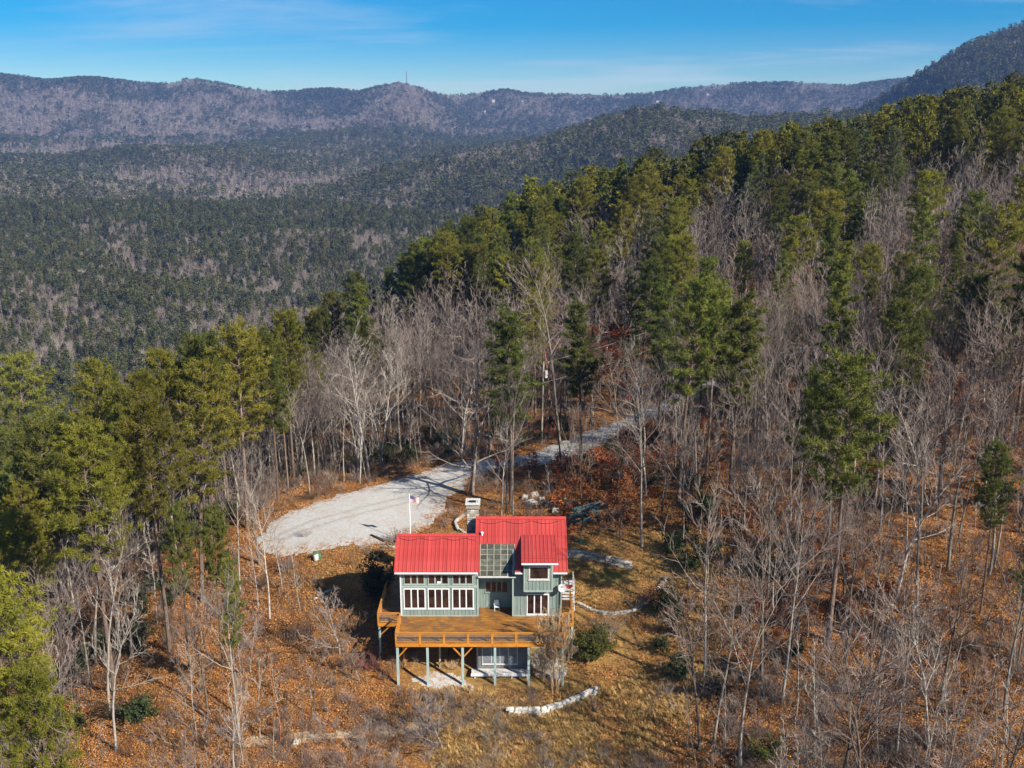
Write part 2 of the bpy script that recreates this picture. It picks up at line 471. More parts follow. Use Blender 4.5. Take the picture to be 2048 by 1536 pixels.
farm = sstep(170, 330, np.hypot(GX, GY))
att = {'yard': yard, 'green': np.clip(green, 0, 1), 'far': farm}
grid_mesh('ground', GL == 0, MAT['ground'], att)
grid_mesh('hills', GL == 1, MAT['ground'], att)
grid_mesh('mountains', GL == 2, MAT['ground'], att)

# ------------------------------------------------------------------ gravel drive and parking
PADC = [(-32.5,113.5),(-29.5,118.5),(-23.5,124.5),(-18.5,129.5),(-14,134.5),(-9,140),(0,141.5),(5,144.5),(9,148),(14,152.5),(20,158),(28,163),(36,168),(46,173),(58,177),(58.5,173),(47,168),(38,163.5),(30,158.5),(24,154),(18,147),(13,142),(10,138.5),(4,136),(-2,134.5),(-6,131),(-8.5,124),(-9,117),(-11.5,111),(-17,108.7),(-22,108.3),(-27,108.8),(-31,110.8)]
def dist_poly(x, y, P):
    P = np.array(P, float); n = len(P)
    best = np.full(x.shape, 1e9); ins = np.zeros(x.shape, bool)
    for i in range(n):
        a = P[i]; b = P[(i + 1) % n]; e = b - a
        t = np.clip(((x - a[0]) * e[0] + (y - a[1]) * e[1]) / (e @ e), 0, 1)
        best = np.minimum(best, np.hypot(x - a[0] - t * e[0], y - a[1] - t * e[1]))
        c = ((a[1] > y) != (b[1] > y)) & (x < (b[0] - a[0]) * (y - a[1]) / (b[1] - a[1] + 1e-12) + a[0])
        ins ^= c
    return np.where(ins, best, -best)
def drape(name, P, mat, step=.35, off=.05, wob=1.5, kind='structure', feather=3.2):
    P_ = np.array(P); x0, y0 = P_.min(0) - 1; x1, y1 = P_.max(0) + 1
    gx = np.arange(x0, x1, step); gy = np.arange(y0, y1, step)
    X, Y = np.meshgrid(gx, gy)
    D = dist_poly(X, Y, P) + wob * fbm(X / 2.2, Y / 2.2, 91, 4)
    ok = D > 0
    cell = ok[:-1, :-1] & ok[1:, :-1] & ok[1:, 1:] & ok[:-1, 1:]
    idx = np.arange(X.size).reshape(X.shape)
    q = np.stack([idx[:-1, :-1], idx[:-1, 1:], idx[1:, 1:], idx[1:, :-1]], -1)[cell]
    used, inv = np.unique(q, return_inverse=True); q = inv.reshape(-1, 4)
    xu = X.ravel()[used]; yu = Y.ravel()[used]; z = H(xu, yu) + off * sstep(0, 1., D.ravel()[used]) + .012
    me = bpy.data.meshes.new(name); me.from_pydata(np.stack([xu, yu, z], -1).tolist(), [], q.tolist())
    at = me.attributes.new('edge', 'FLOAT', 'POINT'); at.data.foreach_set('value', (1 - sstep(0, feather, D.ravel()[used])).astype(np.float32))
    TRK = [(-28, 113), (-20, 118), (-12, 125), (-4, 133), (3, 138.8), (8.5, 143), (14, 148), (20, 153.5), (28, 159), (38, 165.5), (50, 172)]
    dd = np.full(xu.shape, 99.)
    for (ax_, ay_), (bx_, by_) in zip(TRK[:-1], TRK[1:]):
        ex, ey = bx_ - ax_, by_ - ay_; tt_ = np.clip(((xu - ax_) * ex + (yu - ay_) * ey) / (ex * ex + ey * ey), 0, 1)
        dd = np.minimum(dd, np.hypot(xu - ax_ - tt_ * ex, yu - ay_ - tt_ * ey))
    dd = dd + .25 * fbm(xu / 3, yu / 3, 95, 2)
    at = me.attributes.new('rut', 'FLOAT', 'POINT'); at.data.foreach_set('value', (np.exp(-((dd - .85) / .32) ** 2)).astype(np.float32))
    me.polygons.foreach_set('use_smooth', np.ones(len(q), bool))
    me.materials.append(mat); me.update()
    return link(name, me, None, kind)
drape('gravel_driveway', PADC, MAT['gravel'])
drape('gravel_path', [(-10.2,86.3),(-8.5,87.7),(-5.6,87.4),(-3.8,86.2),(-3.4,84.9),(-6.5,84.7)], MAT['gravel'], .25, .05, .7, feather=2.2)
drape('lower_path', [(-24,80.5),(-18,80.8),(-11,81),(-4,81.4),(-3.5,80.2),(-11,79.6),(-18,79.4),(-25,79)], simple('path_soil', (.30, .22, .14), (.46, .36, .25), 3, .95, .05, .4), .3, .04, .4)

# ------------------------------------------------------------------ house
def siding_mat(name, c1, c2):
    return simple(name, c1, c2, 3, .75, .25, .15, (1, 1, .3))
MAT['sage'] = siding_mat('sage_siding', (.175, .225, .20), (.245, .30, .27))
MAT['sage_trim'] = siding_mat('sage_trim', (.26, .32, .28), (.35, .41, .37))
MAT['white'] = simple('white_paint', (.66, .66, .66), (.80, .80, .80), 5, .5, .3)
MAT['old_white'] = simple('weathered_white', (.38, .37, .35), (.72, .70, .66), 8, .8, .2, .3)
m = NT('red_metal'); co = m.co()
nz = m.noise(1.2, 5, .6, co)
c = m.ramp(nz, [(.3, (.39, .042, .037)), (.7, (.48, .064, .054))])
mp = m.n('ShaderNodeMapping'); mp.inputs['Scale'].default_value = (9, .35, .35); m.l(m.pos(), mp.inputs[0])
st_ = m.noise(1.0, 6, .7, mp.outputs[0]); c = m.mix(m.ramp(st_, [(.45, (0, 0, 0)), (.75, (.45, .45, .45))]), c, (.56, .10, .09))
c = m.mix(m.ramp(m.noise(.7, 5, .7, m.pos()), [(.55, (0, 0, 0)), (.75, (.4, .4, .4))]), c, (.30, .05, .045))
hs = m.n('ShaderNodeHueSaturation'); m.l(m.math('ADD', m.math('MULTIPLY', m.rnd(), .30), .80), hs.inputs['Value']); m.l(c, hs.inputs['Color'])
m.color(hs.outputs[0]); m.rough(.42, .35); MAT['red'] = m.mat
MAT['red_trim'] = simple('red_trim', (.38, .035, .03), (.48, .055, .045), 2, .45, .35)
m = NT('window_glass'); co = m.co()
m.color(m.ramp(m.noise(1.1, 3, .5, m.pos()), [(.35, (.012, .007, .008)), (.62, (.048, .025, .018))])); m.rough(.06, .6)  # brown mottling puts reflections of trees and orange ground into the pane colour
MAT['glass'] = m.mat
m = NT('skylight_glass')
r = m.rnd(); nz = m.noise(2.2, 5, .7, m.pos())
c = m.ramp(nz, [(.3, (.040, .043, .036)), (.55, (.085, .09, .068)), (.75, (.19, .195, .14))])
hs = m.n('ShaderNodeHueSaturation'); m.l(m.math('ADD', m.math('MULTIPLY', r, .7), .6), hs.inputs['Value']); m.l(c, hs.inputs['Color'])
m.color(hs.outputs[0]); m.rough(.3, .5); MAT['skyglass'] = m.mat
MAT['mullion'] = simple('mullion', (.26, .24, .17), (.42, .38, .28), 5, .6, .3)
m = NT('stained_wood'); co = m.co()
mp = m.n('ShaderNodeMapping'); mp.inputs['Scale'].default_value = (.22, 1.6, 1.6); m.l(co, mp.inputs[0])
nz = m.noise(3.2, 7, .7, mp.outputs[0], .8); n2 = m.noise(.8, 5, .65, co, .5)
c = m.ramp(nz, [(.30, (.12, .042, .010)), (.5, (.30, .125, .020)), (.70, (.50, .26, .045))])
c = m.mix(m.ramp(n2, [(.42, (0, 0, 0)), (.62, (.85, .85, .85))]), c, (.15, .075, .035))
m.color(c); m.rough(.55, .35); MAT['wood'] = m.mat
MAT['wood_trim'] = simple('stained_trim', (.40, .15, .018), (.60, .25, .04), 3, .5, .35, .15, (.3, 1, 1))
MAT['post_blue'] = simple('painted_post', (.26, .36, .34), (.42, .52, .50), 3, .7, .25, .2, (1, 1, .3))
MAT['wire'] = simple('wire_mesh', (.30, .27, .27), (.45, .42, .42), 3, .5, .5, metallic=.4)
MAT['stone'] = simple('stone', (.24, .22, .19), (.55, .50, .42), 3.5, .9, .15, .8, rndamt=.4)
MAT['pale_stone'] = simple('pale_stone', (.40, .37, .32), (.70, .67, .61), 5.5, .9, .15, .8, rndamt=.15)
MAT['mortar'] = simple('mortar', (.16, .15, .13), (.26, .25, .22), 8, .95, .05, .4)
MAT['dark'] = simple('dark_cavity', (.012, .012, .014), (.03, .03, .03), 3, .8, .1)
MAT['grey_wall'] = simple('grey_wall', (.12, .12, .13), (.20, .20, .21), 2, .8, .15)
MAT['screen'] = simple('screen_glass', (.10, .12, .14), (.22, .24, .26), 2, .25, .5)
MAT['green_paint'] = simple('green_paint', (.02, .16, .08), (.05, .25, .13), 6, .5, .3)
MAT['red_paint'] = simple('red_paint', (.42, .04, .035), (.55, .07, .06), 4, .45, .35)
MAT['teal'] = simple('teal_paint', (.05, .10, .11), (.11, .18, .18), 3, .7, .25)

TP = .7265                           # roof pitch
EY, EZ = 90.42, 5.08                 # eave line
def rz_(y): return EZ + (y - EY) * TP
house = thing('house', 'sage green board-and-batten house with a red metal roof standing above the long wooden deck', 'house', (-3, 95, 0))
HP = bpy.data.objects  # shorthand
def part(name, mb, mat, parent=house, kind=None, smooth=False):
    o = mb.build(name, mat, parent, smooth, kind)
    if parent is house or parent is None: o.matrix_parent_inverse = Matrix.Translation((3, -95, 0)) if parent is house else Matrix()
    return o
def gable(mb, x0, x1, yf, yr, yb, z0, drop=.16, zf=None):
    prof = [(yf, z0), (yf, rz_(yf) - drop), (yr, rz_(yr) - drop), (yb, rz_(2 * yr - yb) - drop), (yb, z0)]
    mb.prism(prof, x0, x1)
YRL, YRR = 93.83, 95.47
# walls
mb = MB(); gable(mb, -11, -3.36, 91, YRL, 96.66, -.25)
wl_left = part('wall', mb, MAT['sage'])
mb = MB(); gable(mb, .05, 4.9, 91, YRR, 99.9, -.25)
wl_right = part('wall', mb, MAT['sage'])
mb = MB(); mb.prism([(92.9, -.25), (92.9, rz_(92.9) - .16), (YRR, rz_(YRR) - .16), (99.9, rz_(2 * YRR - 99.9) - .16), (99.9, -.25)], -3.355, .045)
wl_mid = part('wall', mb, MAT['sage'])
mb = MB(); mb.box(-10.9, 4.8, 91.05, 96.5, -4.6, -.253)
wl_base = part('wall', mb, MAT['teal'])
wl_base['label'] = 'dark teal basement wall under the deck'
mb = MB(); mb.box(1.18, 3.97, 90.2, 93.2, 3.1, 6.55)
bay = part('bay', mb, MAT['sage'])
# battens: thin strips over the board joints
def battens(parent, x0, x1, y, z0, z1, holes=(), step=.36, w=.05):
    mb = MB(); n = int(round((x1 - x0) / step)); st = (x1 - x0) / n
    for i in range(n + 1):
        x = x0 + i * st; segs = [(z0, z1)]
        for hx0, hx1, hz0, hz1 in holes:
            if hx0 - .04 < x < hx1 + .04:
                ns = []
                for a, b in segs:
                    if hz0 > a: ns.append((a, min(b, hz0)))
                    if hz1 < b: ns.append((max(a, hz1), b))
                segs = [s_ for s_ in ns if s_[1] - s_[0] > .05]
        for a, b in segs: mb.box(x - w / 2, x + w / 2, y - .03, y + .004, a, b)
    mb.build('batten', MAT['sage'], parent, kind='stuff').matrix_parent_inverse = Matrix()
def win(x0, x1, z0, z1, y, n, fm, fw=.09, sash=.07, glass='glass', label=None):
    mb = MB()
    mb.box(x0, x1, y - .06, y, z0, z0 + fw); mb.box(x0, x1, y - .06, y, z1 - fw, z1)
    mb.box(x0, x0 + fw, y - .058, y, z0 + fw, z1 - fw); mb.box(x1 - fw, x1, y - .058, y, z0 + fw, z1 - fw)
    w = (x1 - x0 - 2 * fw)
    for i in range(1, n):
        xc = x0 + fw + w * i / n; mb.box(xc - sash * .8, xc + sash * .8, y - .055, y, z0 + fw, z1 - fw)
    mb.box(x0 - .05, x1 + .05, y - .10, y - .002, z0 - .06, z0 - .001)
    f = part('window', mb, fm)
    if label: f['label'] = label
    for i in range(n):
        a = x0 + fw + w * i / n + (sash * .8 if i else 0); b = x0 + fw + w * (i + 1) / n - (sash * .8 if i < n - 1 else 0)
        g = MB(); g.box(a, b, y - .022, y - .004, z0 + fw, z1 - fw)
        g.build('pane', MAT[glass], f)
    return f
LW = [(-10.78, -8.60), (-8.38, -6.22), (-5.96, -3.80)]
for a, b in LW:
    win(a, b, .82, 3.02, 91, 3, MAT['white'], .10, .075)
    win(a + .05, b - .05, 3.46, 4.62, 91, 3, MAT['sage_trim'], .09, .09)
win(1.46, 3.66, .18, 2.42, 91, 3, MAT['white'], .10, .075)
win(1.63, 3.65, 4.33, 5.80, 90.2, 1, MAT['old_white'], .14)
win(-2.72, -.42, 1.66, 2.90, 92.9, 4, MAT['sage'], .07, .07)
holes = [(a, b, .75, 3.1) for a, b in LW] + [(a, b, 3.4, 4.7) for a, b in LW] + [(-11, -3.3, 3.06, 3.42)]
battens(wl_left, -10.85, -3.5, 91, .06, 5.25, holes)
battens(wl_right, .2, 4.76, 91, .06, 5.25, [(1.4, 3.7, .1, 2.5), (1.1, 4.05, 3.0, 6.4)])
battens(bay, 1.32, 3.84, 90.2, 3.2, 6.2, [(1.6, 3.7, 4.2, 5.9)])
battens(wl_mid, -3.2, -.05, 92.9, .03, 5.2, [(-2.8, -.35, 1.6, 2.98)], .3, .035)
def trimset():
    T = [(-11.03, -10.87, 90.95, 91.001, 0, 5.3), (-3.5, -3.33, 90.95, 91.001, 0, 5.3), (.02, .17, 90.95, 91.001, 0, 5.3), (4.78, 4.93, 90.95, 91.001, 0, 5.3),
         (-10.87, -3.5, 90.955, 91.0005, 3.10, 3.38), (-10.87, -3.5, 90.957, 91.0007, -.05, .10), (.17, 4.78, 90.957, 91.0007, -.05, .10), (-10.87, -3.5, 90.956, 91.0, 4.70, 4.9),
         (1.14, 1.28, 90.15, 90.203, 3.05, 6.5), (3.87, 4.01, 90.15, 90.203, 3.05, 6.5), (1.28, 3.87, 90.152, 90.202, 3.03, 3.2), (1.28, 3.87, 90.153, 90.202, 5.95, 6.12)]
    for t in T:
        mb = MB(); mb.box(*t); o = part('trim_board', mb, MAT['sage_trim'])
trimset()
# roof: deck slabs and separate metal panels with a standing seam
TH = .10
mb = MB()
def slab(mb, x0, x1, ya, yb, th=TH, lift=0.):
    mb.hexa([(x0, ya, rz_(ya) - th + lift), (x1, ya, rz_(ya) - th + lift), (x1, yb, rz_(yb) - th + lift), (x0, yb, rz_(yb) - th + lift),
             (x0, ya, rz_(ya) + lift), (x1, ya, rz_(ya) + lift), (x1, yb, rz_(yb) + lift), (x0, yb, rz_(yb) + lift)])
def backslab(mb, x0, x1, yr, yb, th=TH):
    z0 = rz_(yr); z1 = z0 - (yb - yr) * TP
    mb.hexa([(x0, yr, z0 - th), (x1, yr, z0 - th), (x1, yb, z1 - th), (x0, yb, z1 - th), (x0, yr, z0), (x1, yr, z0), (x1, yb, z1), (x0, yb, z1)])
XL, XM, XR, SX0, SX1, SY = -11.55, -3.62, 5.45, -3.2, .28, 92.93
slab(mb, XL, XM, EY, YRL); backslab(mb, XL, XM, YRL, 97.2)
roof_l = part('roof', mb, MAT['red_trim'])
mb = MB()
slab(mb, XM + .002, SX0, EY, YRR); slab(mb, SX1, XR, EY, YRR); slab(mb, SX0 + .001, SX1 - .001, SY, YRR)
backslab(mb, XM + .002, XR, YRR, 100.5)
roof_r = part('roof', mb, MAT['red_trim'])
def panel_mesh(ya, yb, w, lift=.012, y0=EY, z0=EZ, tp=TP):
    mb = MB(); L = yb - ya
    za = (ya - y0) * tp + z0 + lift; zb = (yb - y0) * tp + z0 + lift
    mb.quad((0, ya, za), (w - .012, ya, za), (w - .012, yb, zb), (0, yb, zb))
    mb.hexa([(w - .045, ya, za), (w - .012, ya, za), (w - .012, yb, zb), (w - .045, yb, zb), (w - .04, ya, za + .05), (w - .017, ya, za + .05), (w - .017, yb, zb + .05), (w - .04, yb, zb + .05)])
    mb.hexa([(w * .48, ya, za), (w * .52, ya, za), (w * .52, yb, zb), (w * .48, yb, zb), (w * .49, ya, za + .018), (w * .51, ya, za + .018), (w * .51, yb, zb + .018), (w * .49, yb, zb + .018)])
    mb.quad((0, ya, za), (0, ya, za - .10), (w - .012, ya, za - .10), (w - .012, ya, za))
    return mb
cache = {}
def panels(x0, x1, ya, yb, parent, step=.4, **k):
    n = max(1, int(round((x1 - x0) / step))); w = (x1 - x0) / n
    key = (round(ya, 3), round(yb, 3), round(w, 4), tuple(k.items()))
    if key not in cache: cache[key] = panel_mesh(ya, yb, w, **k).mesh('roof_panel', MAT['red'])
    for i in range(n): link('roof_panel', cache[key], parent, loc=(x0 + i * w, -.001 * (i % 2), 0))
panels(XL + .01, XM, EY - .02, YRL - .04, roof_l)
panels(XM + .01, SX0, EY - .02, YRR - .04, roof_r)
panels(SX0, SX1, SY + .02, YRR - .04, roof_r)
panels(SX1, XR - .01, EY - .02, YRR - .04, roof_r)
def ridge(x0, x1, yr, parent):
    mb = MB(); z = rz_(yr) + .075
    mb.prism([(yr - .24, z - .24 * TP - .01), (yr - .24, z - .24 * TP + .012), (yr, z + .03), (yr + .24, z - .24 * TP + .012), (yr + .24, z - .24 * TP - .01), (yr, z)], x0, x1)
    mb.build('ridge_cap', MAT['red_trim'], parent)
ridge(XL - .03, XM - .003, YRL, roof_l); ridge(XM + .02, XR + .03, YRR, roof_r)
for (x, yr, ye, ra) in ((XL, YRL, EY, roof_l), (XR, YRR, EY, roof_r), (XM, YRR, 93.9, roof_r)):
    mb = MB(); s_ = .05
    mb.hexa([(x - s_, ye, rz_(ye) - .17), (x + s_, ye, rz_(ye) - .17), (x + s_, yr, rz_(yr) - .17), (x - s_, yr, rz_(yr) - .17), (x - s_, ye, rz_(ye) + .075), (x + s_, ye, rz_(ye) + .075), (x + s_, yr, rz_(yr) + .075), (x - s_, yr, rz_(yr) + .075)])
    mb.build('rake_trim', MAT['red_trim'], ra)
def gutter(x0, x1, y, z):
    mb = MB(); mb.prism([(y - .13, z - .12), (y, z - .12), (y, z), (y - .018, z - .002), (y - .02, z - .1), (y - .11, z - .1), (y - .115, z + .004), (y - .13, z + .004)], x0, x1)
    part('gutter', mb, MAT['white'])
gutter(XL + .03, XM + .25, EY - .03, EZ - .07); gutter(SX1 + .02, 1.1, EY - .03, EZ - .07); gutter(4.05, XR - .02, EY - .03, EZ - .07)
for a_, b_ in ((XL + .1, XM + .2), (SX1, 1.15), (4.0, XR - .1)):
    mb = MB(); mb.box(a_, b_, EY + .02, EY + .055, EZ - .3, EZ - .1); part('fascia', mb, MAT['sage_trim'])
# bay roof
BY0, BZ0, BT = 89.62, 6.42, .265
by1 = (EZ - EY * TP - BZ0 + BY0 * BT) / (BT - TP)
mb = MB(); z1 = BZ0 + (by1 - BY0) * BT
mb.hexa([(.9, BY0, BZ0 - .1), (4.35, BY0, BZ0 - .1), (4.35, by1, z1 - .1), (.9, by1, z1 - .1), (.9, BY0, BZ0), (4.35, BY0, BZ0), (4.35, by1, z1), (.9, by1, z1)])
roof_b = part('roof', mb, MAT['red_trim']); roof_b['label'] = 'small low-pitched red roof over the upper bay window'
panels(.91, 4.34, BY0 - .02, by1 - .01, roof_b, .38, y0=BY0, z0=BZ0, tp=BT)
gutter(.92, 4.5, BY0 - .03, BZ0 - .06)
mb = MB(); zz_ = BZ0 + .62 * BT + .02; mb.box(.93, 4.32, BY0 + .55, BY0 + .62, zz_, zz_ + .035); mb.build('snow_bar', MAT['red_trim'], roof_b)
mb = MB(); mb.box(.98, 4.2, BY0 + .06, BY0 + .10, BZ0 - .34, BZ0 - .17); part('fascia', mb, MAT['white'])
mb = MB(); mb.box(XL + .25, XM + .1, EY + .09, EY + .13, EZ - .42, EZ - .31); part('fascia', mb, MAT['old_white'])
# bay cheek walls down to the main roof
for x in (1.19, 3.93):
    mb = MB(); mb.poly([(x, 90.21, 5.0), (x, 93.0, rz_(93.0) - .1), (x, 93.0, BZ0 + 3.38 * BT - .1), (x, 90.21, BZ0 + .59 * BT - .1)])
    mb.poly([(x + .03, 90.21, 5.0), (x + .03, 90.21, BZ0 + .59 * BT - .1), (x + .03, 93.0, BZ0 + 3.38 * BT - .1), (x + .03, 93.0, rz_(93.0) - .1)])
    part('cheek_wall', mb, MAT['sage'])
# sloping glass roof over the recess
GY0, GZ0 = 90.85, 4.42; GY1 = SY; GZ1 = rz_(SY) + .02
mb = MB()
def gpt(x, t, off): # t 0 bottom 1 top
    n = Vector((0, -(GZ1 - GZ0), (GY1 - GY0))).normalized()
    return Vector((x, GY0 + (GY1 - GY0) * t, GZ0 + (GZ1 - GZ0) * t)) + n * off
def gslab(mb, x0, x1, t0, t1, o0, o1):
    mb.hexa([gpt(x0, t0, o0), gpt(x1, t0, o0), gpt(x1, t1, o0), gpt(x0, t1, o0), gpt(x0, t0, o1), gpt(x1, t0, o1), gpt(x1, t1, o1), gpt(x0, t1, o1)])
gslab(mb, SX0 + .02, SX1 - .02, 0, 1, -.14, -.05)
glroof = part('glass_roof', mb, MAT['dark'])
NC, NRr = 5, 6
xs = [SX0 + .04 + (SX1 - SX0 - .08) * i / NC for i in range(NC + 1)]
for i in range(NC):
    for j in range(NRr):
        g = MB(); gslab(g, xs[i] + .03, xs[i + 1] - .03, j / NRr + .012, (j + 1) / NRr - .004, -.03 + .012 * ((i * 7 + j * 3) % 3), -.012 + .012 * ((i * 7 + j * 3) % 3))
        g.build('glass_pane', MAT['skyglass'], glroof)
for x in xs:
    g = MB(); gslab(g, x - .03, x + .03, 0, 1, -.05, .045); g.build('mullion', MAT['mullion'], glroof)
g = MB()
for j in range(1, NRr): gslab(g, xs[0] + .03, xs[-1] - .03, j / NRr - .008, j / NRr + .006, -.05, -.001)
g.build('glazing_bar', MAT['mullion'], glroof)
mb = MB(); mb.box(SX0 - .12, SX1 + .1, GY0 - .08, GY0 + .08, GZ0 - .17, GZ0 - .02); part('sill_beam', mb, MAT['old_white'])
mb = MB(); mb.box(SX0 + .0, -3.1, 90.95, 92.9, -.2, 5.0); 
# side cheeks of the recess (solid returns)
for x0, x1 in ((-3.36, -3.2),):
    pass
# cable along ridges, vent dome
def cable(pts, parent):
    mb = MB(); mb.tube(pts, [.018] * len(pts), 3); part('ridge_cable', mb, MAT['dark'], parent)
pts = []
for i in range(40):
    x = XL + .2 + (XM - XL - .25) * i / 39; y = YRL - .38 - .22 * abs(sin(i * .28)) ; pts.append((x, y, rz_(y) + .09))
cable(pts, house)
pts = []
for i in range(46):
    x = XM + .35 + (XR - XM - 1) * i / 45; y = YRR - .4 - .28 * abs(sin(i * .2 + .4)); pts.append((x, y, rz_(y) + .09))
cable(pts, house)
def dome(mb, c, r, seg=12, rings=5, mi=0, full=False):
    c = Vector(c)
    for j in range(rings):
        t0 = pi / 2 * j / rings; t1 = pi / 2 * (j + 1) / rings
        for i in range(seg):
            a0 = 2 * pi * i / seg; a1 = 2 * pi * (i + 1) / seg
            P = [c + Vector((cos(t) * cos(a) * r, cos(t) * sin(a) * r, sin(t) * r)) for t, a in ((t0, a0), (t0, a1), (t1, a1), (t1, a0))]
            mb.quad(*P, mi)
            if full:
                Q = [Vector((p.x, p.y, 2 * c.z - p.z)) for p in P]; mb.quad(*reversed(Q), mi)
mb = MB(); vy = 93.75; mb.tube([(-3.02, vy, rz_(vy)), (-3.02, vy, rz_(vy) + .25)], [.09, .09], 10); dome(mb, (-3.02, vy, rz_(vy) + .25), .16)
part('roof_vent', mb, MAT['white'])
# chimney of individual stones
mb = MB(); mb.box(-4.58, -3.46, 95.95, 97.15, -1.0, 9.55)
chim = part('chimney', mb, MAT['mortar'])
SM = []
def stone_mesh(w, d, h, seed):
    rs = random.Random(seed); mb = MB(); j = lambda s_: rs.uniform(-s_, s_)
    c = min(w, h, d) * .18
    P = []
    for z, k in ((-h / 2, c), (-h / 2 + c, 0), (h / 2 - c, 0), (h / 2, c)):
        for sx, sy in ((-1, -1), (1, -1), (1, 1), (-1, 1)): P.append((sx * (w / 2 - k) + j(w * .05), sy * (d / 2 - k) + j(d * .05), z + j(h * .06)))
    mb.v = P
    for r_ in range(3):
        for i in range(4):
            i2 = (i + 1) % 4; mb.f.append((r_ * 4 + i, r_ * 4 + i2, r_ * 4 + 4 + i2, r_ * 4 + 4 + i))
    mb.f += [(3, 2, 1, 0), (12, 13, 14, 15)]; mb.m = [0] * len(mb.f)
    return mb
for k in range(6): SM.append(stone_mesh(1, 1, 1, k).mesh('stone', MAT['stone']))
PM = [stone_mesh(1, 1, 1, 20 + k).mesh('stone', MAT['pale_stone']) for k in range(5)]
def put_stone(parent, loc, size, rz=0, meshes=SM, name='stone'):
    o = link(name, random.choice(meshes), parent, loc=loc); o.scale = size; o.rotation_euler = (0, 0, rz); return o
z = 5.6
while z < 9.5:
    hh = random.uniform(.20, .30)
    x = -4.62
    while x < -3.45:
        w = min(random.uniform(.24, .5), -3.42 - x)
        if w < .1: break
        put_stone(chim, (x + w / 2, 95.98, z + hh / 2), (w * .95, .16, hh * .93)); x += w
    y = 96.05
    while y < 97.1:
        w = min(random.uniform(.28, .5), 97.15 - y)
        if w < .1: break
        put_stone(chim, (-4.6, y + w / 2, z + hh / 2), (.14, w * .95, hh * .93)); y += w
    z += hh
mb = MB(); mb.box(-4.75, -3.3, 95.8, 97.3, 9.5, 9.62); mb.box(-4.68, -3.37, 95.87, 97.23, 9.62, 9.95)
mb.build('chimney_collar', MAT['stone'], chim)
mb = MB(); mb.box(-4.78, -3.27, 95.75, 97.35, 9.95, 10.1); mb.build('chimney_cap', MAT['old_white'], chim)
mb = MB(); mb.box(-4.4, -3.7, 96.2, 96.5, 10.1, 10.18)
mb.build('flue', MAT['dark'], chim)
mb = MB(); mb.tube([(-4.03 + .55 * cos(t), 96.4 + .32 * sin(t), 10.12) for t in np.linspace(0, 2 * pi, 20)], [.018] * 20, 3); mb.build('cable_loop', MAT['dark'], chim)
# lower sun room under the deck
mb = MB(); mb.box(-3.3, 1.5, 87.6, 91.04, -4.6, -.32)
sunr = part('lower_room', mb, MAT['grey_wall'])
f = win(-2.9, .55, -3.35, -1.5, 87.6, 4, MAT['old_white'], .06, .04, 'screen')
mb = MB(); mb.box(-3.95, 1.75, 86.6, 87.55, -4.02, -3.82)
porch = thing('porch_platform', 'low white porch platform in front of the lower windows under the deck', 'platform', (-1.1, 87, -4.2))
def adopt(o, t):
    o.parent = t; o.matrix_parent_inverse = Matrix.Translation(-Vector(t.location)); return o
n_ = 12
for i in range(n_):
    b = MB(); y0 = 86.62 + i * .076; b.box(-3.93, 1.73, y0, y0 + .066, -3.87, -3.81); 
    if i % 3 == 0: adopt(b.build('platform_board', MAT['old_white']), porch)
    else: adopt(b.build('platform_board', MAT['old_white']), porch)
b = MB(); b.box(-3.97, 1.77, 86.56, 86.61, -4.10, -3.82); adopt(b.build('edge_board', MAT['white']), porch)
for x in (-3.6, -1.8, 0, 1.5):
    b = MB(); b.box(x - .07, x + .07, 86.65, 86.8, -4.9, -3.88); adopt(b.build('leg', MAT['old_white']), porch)
b = MB(); b.box(-3.42, -3.34, 87.35, 87.43, -3.8, -.3); adopt(b.build('post', MAT['old_white']), porch)
# little window on left transom with a white card, courtyard cover, wall lamp, dish
mb = MB(); mb.box(-7.42, -7.05, 90.93, 90.955, 3.58, 3.80); part('white_sign', mb, MAT['white'])
mb = MB(); mb.tube([(4.6, 90.9, 5.0), (4.62, 90.85, 4.7), (4.86, 90.85, 4.45), (4.86, 90.85, .2)], [.05] * 4, 6); part('downspout', mb, MAT['sage_trim'])
mb = MB(); mb.tube([(-11.06, 90.9, 4.9), (-11.06, 90.9, .1)], [.05, .05], 6); part('downspout', mb, MAT['white'])
# satellite dish
dish = thing('satellite_dish', 'grey satellite dish on a mast at the right front corner of the house', 'satellite dish', (4.95, 90.6, .05))
mb = MB(); mb.tube([(0, 0, 0), (0, 0, 2.95), (.0, -.1, 3.1)], [.035, .035, .03], 6); mb.build('mast', MAT['dark'], dish)
mb = MB(); nrm = Vector((-.1, -.75, .6)).normalized(); t1 = nrm.orthogonal().normalized(); t2 = nrm.cross(t1)
cc = Vector((0, -.15, 3.25))
for j in range(4):
    for i in range(18):
        P = []
        for jj, ii in ((j, i), (j, i + 1), (j + 1, i + 1), (j + 1, i)):
            r = .42 * jj / 4; a = 2 * pi * ii / 18
            P.append(cc + t1 * (r * cos(a)) + t2 * (r * sin(a)) + nrm * (r * r * .45))
        mb.quad(*P); mb.quad(*[p - nrm * .012 for p in reversed(P)])
mb.build('reflector', MAT['old_white'], dish)
mb = MB(); mb.bar(cc - t2 * .4, cc + nrm * .5, .02); mb.box(-.05 + (cc + nrm * .5).x, .05 + (cc + nrm * .5).x, (cc + nrm * .5).y - .05, (cc + nrm * .5).y + .05, (cc + nrm * .5).z - .04, (cc + nrm * .5).z + .04); mb.build('feed_arm', MAT['dark'], dish)

